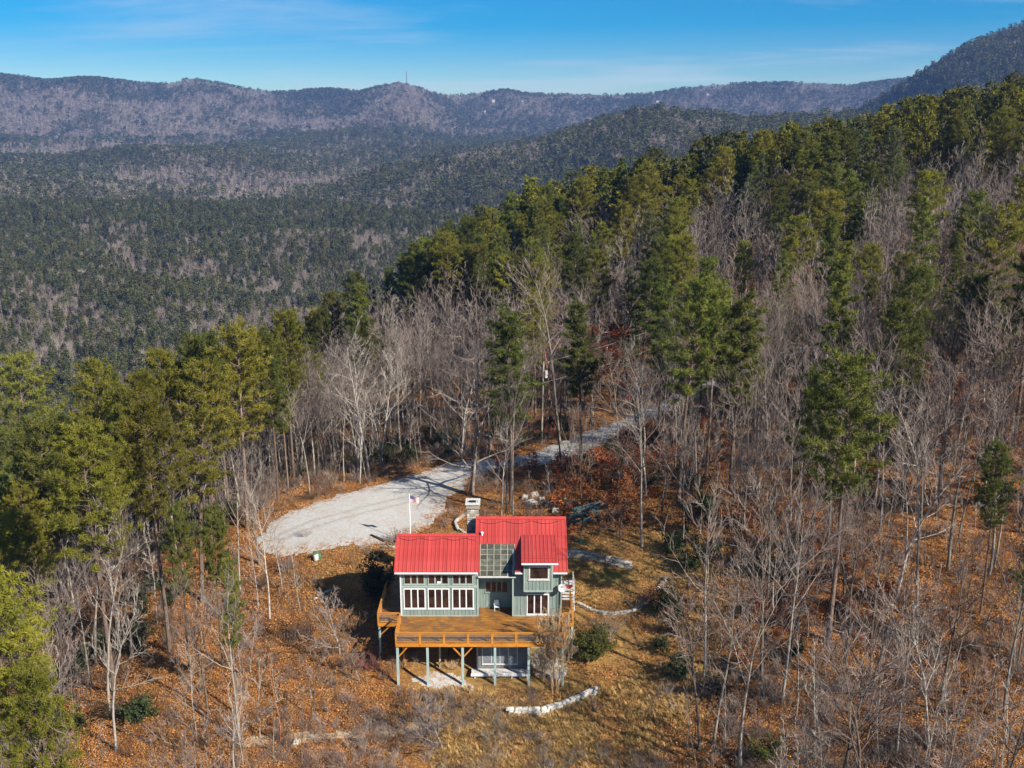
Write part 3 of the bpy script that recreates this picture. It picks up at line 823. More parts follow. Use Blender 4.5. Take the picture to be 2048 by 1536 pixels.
# ------------------------------------------------------------------ the deck
deck = thing('wooden_deck', 'long orange stained wooden deck with wire railings along the front of the house', 'deck', (-3, 88, 0))
def dpart(name, mb, mat, parent=deck, kind=None):
    o = mb.build(name, mat, None, kind=kind)
    o.parent = parent
    o.matrix_parent_inverse = Matrix.Translation(-Vector(deck.location)) if parent is deck else Matrix()
    return o
DX0, DX1, DY0 = -11.05, 5.0, 85.6
mb = MB()
y = DY0
while y < 90.93:
    mb.box(DX0, DX1, y, y + .132, -.06, -.02 + .004 * ((int(y * 100) * 7) % 3)); y += .14
while y < 92.88:
    mb.box(-3.33, .02, y, y + .132, -.06, -.018); y += .14
dpart('deck_board', mb, MAT['wood'], kind='stuff')
mb = MB(); x = -13.2
while x < -11.25:
    mb.box(x, x + .132, 89.6, 101.5, -.06, -.02); x += .14
x = 5.0
while x < 5.95:
    mb.box(x, x + .132, 89.6, 94.5, -.06, -.02); x += .14
dpart('deck_board', mb, MAT['wood'], kind='stuff')
mb = MB(); mb.box(DX0 + .05, DX1 - .05, DY0 + .05, 91, -.24, -.065); mb.box(-13.15, -11.1, 89.65, 101.4, -.24, -.066); mb.box(5.0, 5.9, 89.65, 94.4, -.24, -.066)
dpart('joist_frame', mb, MAT['wood_trim'])
def fascia(a, b, n):
    a = Vector(a); b = Vector(b)
    for i in range(n):
        p = a + (b - a) * (i / n); q = a + (b - a) * ((i + 1) / n); d = (q - p).normalized() * .015
        mb = MB(); mb.bar(p + d + Vector((0, 0, -.20)), q - d + Vector((0, 0, -.20)), .05, .34); dpart('fascia_board', mb, MAT['wood_trim'])
def railing(a, b, n, hgt=1.0, post_w=.22, wire=True, top=True):
    a = Vector(a); b = Vector(b); L = (b - a).length; d = (b - a) / L
    for i in range(n + 1):
        p = a + d * L * i / n
        mb = MB(); mb.bar(p + Vector((0, 0, -.35)), p + Vector((0, 0, hgt + .04)), post_w if 0 < i < n else .14, .1 if abs(d.x) > .5 else .1, up=(0, 1, 0))
        dpart('rail_post', mb, MAT['wood_trim'])
    for i in range(n):
        p = a + d * (L * i / n + post_w / 2); q = a + d * (L * (i + 1) / n - post_w / 2)
        mb = MB()
        for zz in (hgt - .04, .10): mb.bar(p + Vector((0, 0, zz)), q + Vector((0, 0, zz)), .05, .08)
        dpart('rail', mb, MAT['wood_trim'])
        mb = MB(); l = (q - p).length; k = int(l / .15)
        for j in range(1, k): mb.bar(p + d * (l * j / k) + Vector((0, 0, .12)), p + d * (l * j / k) + Vector((0, 0, hgt - .06)), .010)
        for zz in np.arange(.2, hgt - .1, .11): mb.bar(p + Vector((0, 0, zz)), q + Vector((0, 0, zz)), .010)
        dpart('wire_panel', mb, MAT['wire'], kind='stuff')
    mb = MB(); mb.bar(a + Vector((0, 0, hgt + .06)), b + Vector((0, 0, hgt + .06)), .16, .04); dpart('handrail', mb, MAT['wood_trim'])
railing((DX0 + .05, DY0 + .03, 0), (DX1 - .05, DY0 + .03, 0), 7)
railing((DX0 + .05, DY0 + .1, 0), (DX0 + .05, 89.55, 0), 2)
railing((DX1 - .05, DY0 + .1, 0), (DX1 - .05, 89.55, 0), 2)
railing((-13.2, 89.62, 0), (-11.1, 89.62, 0), 1)
railing((-13.2, 89.7, 0), (-13.2, 101.5, 0), 6)
railing((5.05, 89.62, 0), (6.0, 89.62, 0), 1)
railing((6.0, 89.7, 0), (6.0, 94.5, 0), 2)
fascia((DX0, DY0 - .03, 0), (DX1, DY0 - .03, 0), 7); fascia((DX0 - .03, DY0, 0), (DX0 - .03, 89.6, 0), 1)
fascia((-13.25, 89.55, 0), (-11.1, 89.55, 0), 1); fascia((-13.28, 89.6, 0), (-13.28, 101.5, 0), 3); fascia((5.05, 89.55, 0), (6.05, 89.55, 0), 1); fascia((6.06, 89.6, 0), (6.06, 94.5, 0), 1)
for x in (-10.9, -8.05, -4.7, -1.62, 1.6, 4.85):
    g = h1(x, 85.8)
    mb = MB(); mb.box(x - .11, x + .11, 85.7, 85.92, g - .4, -.25); dpart('post', mb, MAT['post_blue'])
for x, yy in ((-13.1, 89.8), (-13.1, 94), (-13.1, 99), (5.95, 89.8), (5.95, 94.3), (-11.5, 89.9)):
    g = h1(x, yy); mb = MB(); mb.box(x - .1, x + .1, yy - .1, yy + .1, g - .4, -.25); dpart('post', mb, MAT['post_blue'])
for x, s_ in ((-10.9, 1), (-4.7, -1), (-4.7, 1)):
    mb = MB(); mb.bar((x + s_ * .12, 85.8, -1.5), (x + s_ * 1.15, 85.8, -.28), .1, .12); dpart('brace', mb, MAT['wood_trim'])
mb = MB(); mb.bar((-13.0, 89.8, -1.35), (-11.9, 89.8, -.28), .1, .12); dpart('brace', mb, MAT['wood_trim'])
for x in (-10.6, -4.9):
    mb = MB(); mb.box(x - .1, x + .1, 88.2, 88.4, h1(x, 88.3) - .3, -.25); dpart('post', mb, MAT['wood_trim'])
mb = MB(); mb.box(-7.15, -6.98, 88.2, 88.37, h1(-7, 88.3) - .3, -.25); dpart('post', mb, MAT['mullion'])

# side landing with white steps on the right of the house
st = thing('porch_steps', 'weathered white wooden steps and landing on the right side of the house', 'steps', (6.0, 97, -1.2))
def spart(name, mb, mat): return adopt(mb.build(name, mat), st)
for i in range(12):
    mb = MB(); mb.box(5.0, 6.55, 97.0 + i * .2, 97.18 + i * .2, -.2, -.14); spart('landing_board', mb, MAT['old_white'])
for i in range(6):
    mb = MB(); z0 = -.35 - i * .19; mb.box(5.1, 6.5, 96.7 - i * .30, 96.98 - i * .30, z0 - .05, z0); spart('tread', mb, MAT['white'])
for x in (5.05, 6.52):
    mb = MB(); mb.bar((x, 97.0, -.35), (x, 95.1, -1.55), .06, .26); spart('stringer', mb, MAT['white'])
for x, y0, y1 in ((6.58, 97.0, 99.4),):
    for yy in np.linspace(y0, y1, 4):
        mb = MB(); mb.box(x - .05, x + .05, yy - .05, yy + .05, -1.6, .85); spart('post', mb, MAT['old_white'])
    for zz in (.3, .8):
        mb = MB(); mb.bar((x, y0, zz), (x, y1, zz), .05, .09); spart('rail', mb, MAT['old_white'])
mb = MB(); mb.box(5.05, 6.5, 95.0, 96.6, -1.55, -1.45); spart('lower_landing', mb, MAT['pale_stone'])
ca = thing('sled', 'red plastic sled lying on the white landing beside the steps', 'sled', (5.85, 97.6, -.12))
mb = MB()
prof = [(-.55, .05, .1), (-.4, .16, .02), (0, .2, 0), (.4, .17, .02), (.6, .04, .14)]
for i in range(len(prof) - 1):
    x0, w0, z0 = prof[i]; x1, w1, z1 = prof[i + 1]
    mb.quad((x0, -w0, z0), (x1, -w1, z1), (x1, w1, z1), (x0, w0, z0))
    for s_ in (-1, 1):
        mb.quad((x0, s_ * w0, z0), (x1, s_ * w1, z1), (x1, s_ * (w1 + .08), z1 + .17), (x0, s_ * (w0 + .08), z0 + .17))

mb.build('hull', MAT['red_paint'], ca); mb = MB(); mb.tube([(-.55, -.13, .27), (-.4, -.24, .19), (0, -.28, .17), (.4, -.25, .19), (.6, -.12, .3)], [.025] * 5, 5); mb.tube([(-.55, .13, .27), (-.4, .24, .19), (0, .28, .17), (.4, .25, .19), (.6, .12, .3)], [.025] * 5, 5); mb.build('rim', MAT['red_paint'], ca)

# courtyard: white plastic chair in the shaded recess
ch = thing('patio_chair', 'white patio chair standing against the shaded recessed wall', 'chair', (-1.55, 92.3, -.015), .1)
mb = MB(); mb.box(-.24, .24, -.24, .22, .40, .44); mb.build('seat', MAT['white'], ch)
mb = MB(); mb.hexa([(-.24, .20, .44), (.24, .20, .44), (.24, .24, .44), (-.24, .24, .44), (-.22, .30, .98), (.22, .30, .98), (.22, .34, .98), (-.22, .34, .98)]); mb.build('backrest', MAT['white'], ch)
for sx in (-1, 1):
    for sy in (-1, 1):
        mb = MB(); mb.bar((sx * .21, sy * .2, .4), (sx * .24, sy * .24, 0), .04); mb.build('leg', MAT['white'], ch)
    mb = MB(); mb.bar((sx * .26, -.22, .64), (sx * .25, .25, .66), .05, .03); mb.bar((sx * .25, -.21, .42), (sx * .26, -.21, .64), .035); mb.build('armrest', MAT['white'], ch)
# grill under the deck
gx, gy = -5.9, 89.9; gz = h1(gx, gy)
gl = thing('grill', 'black covered grill standing against the dark wall under the deck', 'grill', (gx, gy, gz))
mb = MB(); mb.box(-.45, .45, -.28, .28, .75, .95); mb.build('firebox', MAT['dark'], gl)
mb = MB(); mb.prism([(-.28, .95), (.28, .95), (.26, 1.15), (0, 1.27), (-.24, 1.15)], -.44, .44); mb.build('lid', MAT['grey_wall'], gl)
for sx in (-.4, .4):
    for sy in (-.22, .22):
        mb = MB(); mb.box(sx - .03, sx + .03, sy - .03, sy + .03, 0, .75); mb.build('leg', MAT['dark'], gl)
mb = MB(); mb.box(.46, .85, -.2, .2, .88, .92); mb.build('side_shelf', MAT['white'], gl)

# ------------------------------------------------------------------ yard things
fx, fy = -11.9, 109.0; fz = h1(fx, fy)
fl = thing('flagpole', 'white flagpole with a small stars and stripes flag beside the gravel parking area', 'flagpole', (fx, fy, fz))
mb = MB(); mb.tube([(0, 0, -.2), (0, 0, 6.1)], [.055, .035], 8); mb.build('pole', MAT['white'], fl, True)
mb = MB(); dome(mb, (0, 0, 6.12), .07, full=True); mb.build('finial', MAT['white'], fl)
mb = MB(); mb.tube([(0, 0, -.1), (0, 0, .35)], [.13, .10], 8); mb.build('base', MAT['white'], fl)
fmats = [simple('flag_red', (.5, .02, .04), (.55, .03, .05), 3, .8), simple('flag_white', (.75, .75, .75), (.8, .8, .8), 3, .8), simple('flag_blue', (.02, .03, .16), (.03, .04, .2), 3, .8)]
mb = MB(); n_ = 12
def fp(u, v):   # u 0..1 along, v 0..1 down
    return (.05 + u * 1.05, .16 * sin(u * 7) * u, 5.95 - v * .72 - .24 * u * u + .04 * sin(u * 9 + v * 3))
for i in range(n_):
    for j in range(13):
        u0, u1 = i / n_, (i + 1) / n_; v0, v1 = j / 13, (j + 1) / 13
        mi = 2 if (i < 5 and j < 7) else j % 2
        mb.quad(fp(u0, v0), fp(u0, v1), fp(u1, v1), fp(u1, v0), mi)
flag = mb.build('flag', fmats, fl)
mb = MB()
for i in range(5):
    for j in range(4):
        u = .03 + i * .078; v = .06 + j * .125; p = Vector(fp(u, v)) + Vector((0, -.012, 0)); r = .022
        pts_ = [p + Vector((r * (1 if k % 2 == 0 else .42) * sin(k * pi / 5), 0, r * (1 if k % 2 == 0 else .42) * cos(k * pi / 5))) for k in range(10)]
        mb.poly(pts_, 0)
mb.build('star', MAT['white'], flag, kind='stuff')

def stone_wall(name, label, pts, rows, hrow, meshes=SM, wmin=.35, wmax=.75, depth=.45, z_off=0, cat='stone wall', slope_to=None):
    t = thing(name, label, cat, (pts[0][0], pts[0][1], h1(*pts[0])))
    P = [Vector((a, b, 0)) for a, b in pts]
    seg = [0]
    for i in range(len(P) - 1): seg.append(seg[-1] + (P[i + 1] - P[i]).length)
    def at(s_):
        for i in range(len(P) - 1):
            if s_ <= seg[i + 1] or i == len(P) - 2:
                u = (s_ - seg[i]) / (seg[i + 1] - seg[i]); return P[i] + (P[i + 1] - P[i]) * u, atan2(P[i + 1].y - P[i].y, P[i + 1].x - P[i].x)
    for r_ in range(rows):
        s_ = random.uniform(0, .3)
        while s_ < seg[-1] - .2:
            w = random.uniform(wmin, wmax); p, a = at(min(s_ + w / 2, seg[-1]))
            zz = h1(p.x, p.y) + z_off + hrow * (r_ + .35)
            o = put_stone(t, (p.x - t.location.x + random.uniform(-.04, .04), p.y - t.location.y + random.uniform(-.05, .05), zz - t.location.z),
                          (w * .97, depth * random.uniform(.8, 1.1), hrow * random.uniform(.85, 1.08)), a + random.uniform(-.06, .06), meshes)
            s_ += w
    return t
stone_wall('retaining_wall', 'low dry stone wall of large weathered slabs behind the right corner of the house', [(5.6, 104.3), (7.5, 104.1), (9.4, 103.6), (11.5, 102.9), (13.2, 102.3)], 3, .3, SM, .5, 1.1, .55)
stone_wall('retaining_wall', 'thin curved stone edging around the leafy yard right of the white steps', [(6.8, 97.4), (8.5, 96.2), (10.5, 95.7), (12.5, 95.9), (14.3, 96.8), (15.6, 98.6), (16.8, 100.2)], 2, .2, SM, .3, .6, .35)
stone_wall('retaining_wall', 'bright whitish stone retaining wall crossing the dry grass below the deck', [(-.6, 81.9), (1.2, 82.0), (2.7, 82.1), (4.6, 82.9), (6.3, 83.9), (8.0, 85.0)], 3, .28, PM, .4, .9, .4)
stone_wall('garden_edging', 'dark curved stone edging between the gravel parking area and the chimney', [(-5.0, 118.5), (-6.4, 117.0), (-7.0, 115.0), (-6.6, 112.8), (-5.2, 110.6), (-3.6, 109.0)], 2, .2, SM, .25, .5, .35, cat='edging')
stone_wall('garden_edging', 'short ring of small stones around the foot of the flagpole', [(-15.2, 108.2), (-13.8, 107.8), (-12.2, 107.6), (-10.6, 107.9), (-9.8, 108.8)], 2, .17, SM, .2, .36, .3, cat='edging')
stone_wall('stone_step', 'short row of pale stones in the leaf litter left of the house', [(-21.8, 99.3), (-20.6, 100.2), (-19.4, 100.7)], 1, .2, PM, .3, .6, .4, cat='stones')

def rock(px, py, size, label, meshes=SM):
    x, y, z = hit(px, py)
    o = link('rock', random.choice(meshes)); o.location = (x, y, z + size[2] * .25); o.scale = size; o.rotation_euler = (random.uniform(-.2, .2), random.uniform(-.2, .2), random.uniform(0, 3))
    tag(o, label, 'rock'); return o
rock(592, 1487, (.7, .5, .45), 'single white rock lying in the orange leaves at the bottom left', PM)
ORD = ['first', 'second', 'third', 'fourth', 'fifth', 'sixth', 'seventh', 'eighth', 'ninth', 'tenth', 'eleventh', 'twelfth']
RP = [(1062, 1010, 1.1), (1084, 1003, .8), (1104, 1012, 1.2), (1070, 992, .8), (1122, 1000, .9), (1094, 988, .7), (1138, 1012, .8), (1050, 998, .7), (1112, 1024, .9)]
for k, (px, py, s_) in enumerate(RP):
    o = rock(px, py, (s_ * 1.2, s_, s_ * .8), ('whitish' if k % 3 == 0 else 'grey') + ' boulder, ' + ORD[sum(q[0] < px for q in RP)] + ' from the left in the rock pile behind the roof', PM if k % 3 == 0 else SM); o['group'] = 'boulders behind the house'
RP = [(1080, 1312, 1.3), (1100, 1330, 1.5), (1088, 1345, 1.2), (1108, 1356, 1.3), (1068, 1328, 1.), (1072, 1290, 1.1), (1120, 1345, 1.0)]
for k, (px, py, s_) in enumerate(RP):
    x, y, z = hit(px, py)
    o = link('flat_rock', random.choice(PM if k % 2 else SM)); o.location = (x, y, z + .06); o.scale = (s_ * 1.3, s_, .25); o.rotation_euler = (.18, -.1, random.uniform(-.6, .2))
    tag(o, ('pale' if k % 2 else 'grey') + ' flat rock slab, ' + ORD[sum((q[1], q[0]) < (py, px) for q in RP)] + ' from the top on the bank at the right deck posts', 'rock', 'flat slabs beside the deck')
# barrel
bx, by, bz = hit(632, 1120)
t = thing('barrel', 'white barrel with a green lid standing in the leaves left of the parking area', 'barrel', (bx, by, bz))
mb = MB(); mb.tube([(0, 0, 0), (0, 0, .25), (0, 0, .55), (0, 0, .8)], [.27, .31, .31, .28], 12); mb.build('body', MAT['old_white'], t, True)
mb = MB(); mb.tube([(0, 0, .8), (0, 0, .86), (0, 0, .9)], [.31, .31, .2], 12); mb.build('lid', MAT['green_paint'], t)
mb = MB(); mb.tube([(.35, .25, .0), (.35, .25, .7)], [.2, .22], 8); mb.build('planter', MAT['green_paint'], t)
bx, by, bz = hit(229, 1168)
t = thing('feeder', 'small green and white feeder on a thin post among the left pine trunks', 'bird feeder', (bx, by, bz))
mb = MB(); mb.tube([(0, 0, -.1), (0, 0, 2.2)], [.05, .05], 6); mb.build('post', MAT['bark_dark'], t)
mb = MB(); mb.box(-.18, .18, -.18, .18, 2.2, 2.55); mb.build('tray', MAT['white'], t)
mb = MB(); mb.prism([(-.28, 2.55), (.28, 2.55), (0, 2.85)], -.25, .25); mb.build('lid', MAT['green_paint'], t)
bx, by, bz = hit(1161, 1086)
t = thing('watering_can', 'green watering can on the leaves behind the right end of the roof', 'watering can', (bx, by, bz))
mb = MB(); mb.tube([(0, 0, 0), (0, 0, .45)], [.22, .2], 10); mb.build('body', MAT['green_paint'], t)
mb = MB(); mb.tube([(.18, 0, .15), (.5, 0, .5)], [.05, .03], 6); mb.build('spout', MAT['green_paint'], t)
mb = MB(); mb.tube([(-.18, 0, .4), (-.35, 0, .35), (-.35, 0, .12), (-.2, 0, .08)], [.025] * 4, 5); mb.build('handle', MAT['green_paint'], t)
bx, by, bz = hit(1257, 812)
t = thing('gate_sign', 'small red sign on a post beside the far gravel drive', 'sign', (bx, by, bz))
mb = MB(); mb.tube([(0, 0, -.1), (0, 0, 1.9)], [.05, .05], 6); mb.build('post', MAT['bark_dark'], t)
mb = MB(); mb.box(-.3, .3, -.07, -.05, 1.2, 1.9); mb.build('board', MAT['red_paint'], t)
# pile of blue-green salvaged beams
bx, by, bz = hit(1178, 1040)
t = thing('lumber_pile', 'heap of dark blue-green old beams leaning between trees behind the house', 'lumber pile', (bx, by, bz))
rs = random.Random(4)
for i in range(14):
    mb = MB(); a = rs.uniform(-.5, 1.0); L = rs.uniform(2.2, 4.2); c0 = Vector((rs.uniform(-1.2, 1.2), rs.uniform(-1, 1), .15 + i * .11)); dd = Vector((cos(a), sin(a) * .6, rs.uniform(.05, .55))) * L / 2
    mb.bar(c0 - dd, c0 + dd, .16, .22); mb.build('beam', MAT['teal'], t)
# utility pole
bx, by, bz = hit(1083, 886)
top_h = 13.0
t = thing('utility_pole', 'grey utility pole with a transformer beside the gravel drive bend', 'utility pole', (bx, by, bz))
mb = MB(); mb.tube([(0, 0, -.3), (.1, 0, 6), (.25, 0, top_h)], [.17, .15, .11], 8); mb.build('pole', MAT['bark_grey'], t, True)
mb = MB(); mb.tube([(.58, -.1, 10.4), (.58, -.1, 11.5)], [.26, .26], 10); mb.build('transformer', MAT['old_white'], t)
mb = MB(); mb.box(-.55, 1.05, -.06, .06, top_h - .5, top_h - .36); mb.build('crossarm', MAT['bark_dark'], t)
for x in (-.45, .25, .95):
    mb = MB(); mb.tube([(x, 0, top_h - .36), (x, 0, top_h - .1)], [.06, .04], 6); mb.build('insulator', MAT['white'], t)
px0 = bx; 
for k, zz in ((0, top_h - .1), (1, top_h - 3.4)):
    mb = MB(); a = Vector((bx + .9 - .6 * k, by, bz + zz)); b = Vector((bx + 34, by + 26, bz + zz + 6.))
    mb.tube([a + (b - a) * u - Vector((0, 0, 1.1 * sin(pi * u))) for u in np.linspace(0, 1, 14)], [.016] * 14, 4)
    o = mb.build('power_line', MAT['bark_pale']); tag(o, ('upper' if k == 0 else 'lower') + ' pale power line running right from the utility pole', 'power line')

t2x, t2y = bx + 34, by + 26; t2z = h1(t2x, t2y); th2 = bz + top_h + 5.9 - t2z
t = thing('utility_pole', 'second grey utility pole half hidden in the woods where the pale lines end', 'utility pole', (t2x, t2y, t2z))
mb = MB(); mb.tube([(0, 0, -.3), (0, 0, th2 + .3)], [.17, .11], 8); mb.build('pole', MAT['bark_grey'], t, True)
mb = MB(); mb.box(-.8, .8, -.06, .06, th2 - .15, th2 - .02); mb.build('crossarm', MAT['bark_dark'], t)
# far radio mast and houses on the range
def far_at(px, py, r):
    d = ray(px, py); q = hypot_ = sqrt(d[0] ** 2 + d[1] ** 2); return d[0] / q * r, d[1] / q * r
def hitfar(px, py):
    d = ray(px, py); q = sqrt(d[0] ** 2 + d[1] ** 2); tt = np.linspace(3000, 5600, 1500)
    X = d[0] / q * tt; Y = d[1] / q * tt; Z = CAMZ + d[2] / q * tt; g = H(X, Y) ; k = int(np.argmax(Z < g)); k = k if k > 0 else 1200
    return X[k], Y[k], g[k]
ax, ay = far_at(813, 168, 4990); az_ = h1(ax, ay)
t = thing('radio_mast', 'tall thin lattice radio mast on the rounded summit of the far range', 'radio mast', (ax, ay, az_))
for i in range(3):
    mb = MB(); a = 2 * pi * i / 3; mb.bar((3.2 * cos(a), 3.2 * sin(a), -3), (1.4 * cos(a), 1.4 * sin(a), 84), 1.1); mb.build('leg', MAT['grey_wall'], t)
for k in range(10):
    mb = MB(); z0 = k * 8.2; r = 3.2 - 1.8 * z0 / 84
    for i in range(3):
        a = 2 * pi * i / 3; b = 2 * pi * (i + 1) / 3; mb.bar((r * cos(a), r * sin(a), z0), (r * .95 * cos(b), r * .95 * sin(b), z0 + 8.2), .6)
    mb.build('brace', MAT['grey_wall'], t)
FARH = []
for k, (px, py, w, lb) in enumerate([(987, 204, 20, 'white far house on the range just below the skyline right of the mast summit'), (1045, 204, 12, 'small white far house right of the summit below the second hump'), (970, 226, 8, 'tiny white far house lowest on the blue range'),
                                     (1232, 216, 10, 'tiny pale far house left of the long white one on the range'), (1316, 206, 22, 'long white far house on the bluish range above the olive ridge'),
                                     (1500, 177, 16, 'pale far house right under the flat skyline'), (1545, 176, 14, 'pale far house second on the flat skyline'), (1415, 190, 14, 'pale far house on the slope left of the flat skyline')]):
    x, y, z = hitfar(px, py)
    w *= .62; FARH.append((x, y)); t = thing('distant_house', lb, 'house', (x, y, z + 2), 0)
    mb = MB(); mb.box(-w / 2, w / 2, -5, 5, -4, 4); mb.build('wall', MAT['old_white'], t)
    mb = MB(); mb.prism([(-6, 4), (6, 4), (0, 7)], -w / 2 - 1, w / 2 + 1); mb.build('roof', MAT['grey_wall'] if k % 2 else MAT['old_white'], t)
    for i in range(2):
        mb = MB(); mb.box(-w / 4 + i * w / 2 - 1.2, -w / 4 + i * w / 2 + 1.2, -5.1, -4.98, .5, 3); mb.build('window', MAT['glass'], t)

# ------------------------------------------------------------------ trees
def rv(rs, s_=1.0): return Vector((rs.gauss(0, s_), rs.gauss(0, s_), rs.gauss(0, s_)))
def wander(rs, p, d, L, n, wob, lift=0.0):
    pts = [Vector(p)]; d = Vector(d).normalized(); st = L / n
    for i in range(n):
        d = (d + rv(rs, wob) + Vector((0, 0, lift))).normalized(); pts.append(pts[-1] + d * st)
    return pts
def interp(pts, t):
    k = t * (len(pts) - 1); i = min(int(k), len(pts) - 2); return pts[i] + (pts[i + 1] - pts[i]) * (k - i), (pts[i + 1] - pts[i]).normalized()
def perp_dir(rs, d, ang, az=None):
    a = d.orthogonal().normalized(); b = d.cross(a); t = rs.uniform(0, 2 * pi) if az is None else az
    return (d * cos(ang) + (a * cos(t) + b * sin(t)) * sin(ang)).normalized()
def bare_tree(seed, h=20, r0=.20, limbs=13, sub=7, twigs=5, start=.42, spread=.75, fork=True, droop=0, limblen=.36, tw=.014, stems=1, wob=.045, leaf=0):
    """returns trunk builder, crown builder (leaves in slot 1)"""
    rs = random.Random(seed); T = MB(); C = MB()
    for s_i in range(stems):
        a0 = rs.uniform(0, 6.28); base = Vector((cos(a0), sin(a0), 0)) * (.12 * (stems > 1))
        d0 = Vector((cos(a0) * .18 * (stems > 1), sin(a0) * .18 * (stems > 1), 1)) + Vector((rs.gauss(0, .03), rs.gauss(0, .03), 0))
        tr = wander(rs, base - Vector((0, 0, .5)), d0, h * .9 + .5, 12, wob, .02)
        rad = [max(.02, r0 * (1 - .88 * (i / 12) ** .9)) * (1.35 if i == 0 else 1) for i in range(13)]
        T.tube(tr, rad, 6)
        nl = limbs if stems == 1 else max(4, limbs // 2)
        for i in range(nl):
            t = start + (1 - start) * ((i + rs.random() * .8) / nl)
            p, d = interp(tr, min(t, .995)); rr_ = r0 * (1 - .88 * t ** .9)
            ang = (1 - t) * .55 + spread * rs.uniform(.55, 1.1)
            dd = perp_dir(rs, d, ang, i * 2.4 + rs.uniform(-.5, .5))
            L = h * limblen * (1.15 - .65 * ((t - start) / (1 - start + 1e-6))) * rs.uniform(.6, 1.15)
            lp = wander(rs, p, dd, L, 6, .12, .10 - droop)
            lr = [max(.012, min(rr_ * .62, .11) * (1 - .85 * k / 6)) for k in range(7)]
            T.tube(lp, lr, 4, cap=False)
            for j in range(sub):
                u = .22 + .78 * (j + rs.random()) / sub
                q, e = interp(lp, min(u, .99)); l2 = L * .42 * (1.2 - .6 * u) * rs.uniform(.6, 1.2)
                bp = wander(rs, q, perp_dir(rs, e, rs.uniform(.4, .95)), l2, 4, .15, .10 - droop)
                C.tube(bp, [.030, .024, .019, .014, .009], 3, cap=False)
                for k in range(twigs):
                    w_ = .15 + .85 * (k + rs.random()) / twigs
                    g, f = interp(bp, min(w_, .99)); l3 = l2 * .5 * rs.uniform(.5, 1.3)
                    tp = wander(rs, g, perp_dir(rs, f, rs.uniform(.3, .8)), l3, 2, .18, .12 - droop)
                    C.tube(tp, [tw, tw * .75, tw * .35], 3, cap=False)
                    for z_ in range(leaf):
                        c = interp(tp, rs.random())[0] + rv(rs, .16); a = rv(rs).normalized() * rs.uniform(.08, .16); b = a.orthogonal().normalized() * rs.uniform(.06, .12)
                        C.quad(c - a, c - b, c + a, c + b, 1)
    return T, C
def pine_tree(seed, h=26, r0=.27, start=.45, nb=62, blen=4.2, tuft=11, blades=15, shape='round', bl=.42, bw=.05, wob=.014, dense=1.0):
    rs = random.Random(seed); T = MB(); C = MB()
    tr = wander(rs, (0, 0, -.5), (rs.gauss(0, .02), rs.gauss(0, .02), 1), h * .97 + .5, 14, wob, .03)
    T.tube(tr, [max(.03, r0 * (1 - .86 * (i / 14) ** 1.1)) * (1.25 if i == 0 else 1) for i in range(15)], 7)
    for i in range(int(6 * (start > .3))):   # dead stubs on the bare trunk
        p, d = interp(tr, rs.uniform(.2, start)); q = wander(rs, p, perp_dir(rs, d, 1.4), rs.uniform(.5, 2), 3, .15); T.tube(q, [.03, .025, .018, .01], 3, cap=False)
    for i in range(nb):
        u = (i + rs.random()) / nb; t = start + (1 - start) * u ** .92
        p, d = interp(tr, min(t, .995))
        if shape == 'round': prof = sqrt(max(.02, 1 - (max(0, u - .30) / .74) ** 2)) * min(1, .50 + 1.6 * u)
        elif shape == 'cone': prof = max(.10, 1.08 - u)
        else: prof = max(.3, (1 - .50 * u)) * min(1, .6 + 2 * u) * rs.uniform(.6, 1.15)
        L = blen * prof * rs.uniform(.65, 1.15)
        az = i * 2.399 + rs.uniform(-.4, .4)
        el = (.05 + .55 * u + rs.uniform(-.15, .2)) if shape != 'cone' else (-.05 + .35 * u + rs.uniform(-.1, .1))
        dd = Vector((cos(az) * cos(el), sin(az) * cos(el), sin(el)))
        bp = wander(rs, p, dd, L, 4, .09, .05)
        T.tube(bp, [.065, .048, .034, .022, .012], 3, cap=False)
        nt = max(3, int(tuft * (L / blen) * dense + 1.5))
        for j in range(nt):
            w_ = .34 + .66 * (j + rs.random()) / nt
            c, e = interp(bp, min(w_, .99)); off = rv(rs, .22 * L / 4 + .12); off.z = off.z * .45 + .06; c = c + off
            if off.length > .35 and j % 2 == 0: T.tube([c - off * .95, c], [.018, .009], 3, cap=False)
            ax = (e * .5 + Vector((0, 0, .55)) + rv(rs, .3)).normalized()
            for k in range(blades):
                v = (ax * rs.uniform(-.1, 1.0) + rv(rs, .62)).normalized(); l = bl * rs.uniform(.7, 1.25)
                s_ = v.cross(rv(rs)).normalized() * bw * rs.uniform(.8, 1.5); b0 = c + rv(rs, .10)
                C.tri(b0 - s_, b0 + s_, b0 + v * l, 0)
    return T, C
def shrub(seed, h=1.6, stems=14, twigs=7, r=.014, spread=.5, leaf=0, leafsize=.1):
    rs = random.Random(seed); T = MB()
    for i in range(stems):
        a = rs.uniform(0, 6.28); L = h * rs.uniform(.6, 1.1)
        p = wander(rs, (cos(a) * .12, sin(a) * .12, -.1), (cos(a) * spread * rs.random(), sin(a) * spread * rs.random(), 1), L, 4, .14, .02)
        T.tube(p, [r * 1.3, r, r * .8, r * .6, r * .3], 3, cap=False)
        for k in range(twigs):
            g, f = interp(p, rs.uniform(.25, .98)); q = wander(rs, g, perp_dir(rs, f, rs.uniform(.4, .9)), L * .3 * rs.uniform(.5, 1.2), 2, .2, .05)
            T.tube(q, [r * .6, r * .45, r * .2], 3, cap=False)
            for z_ in range(leaf):
                c = interp(q, rs.random())[0] + rv(rs, leafsize * .8); a_ = rv(rs).normalized() * leafsize * rs.uniform(.6, 1.3); b_ = a_.orthogonal().normalized() * leafsize * .55
                T.quad(c - a_, c - b_, c + a_, c + b_, 1)
    return T

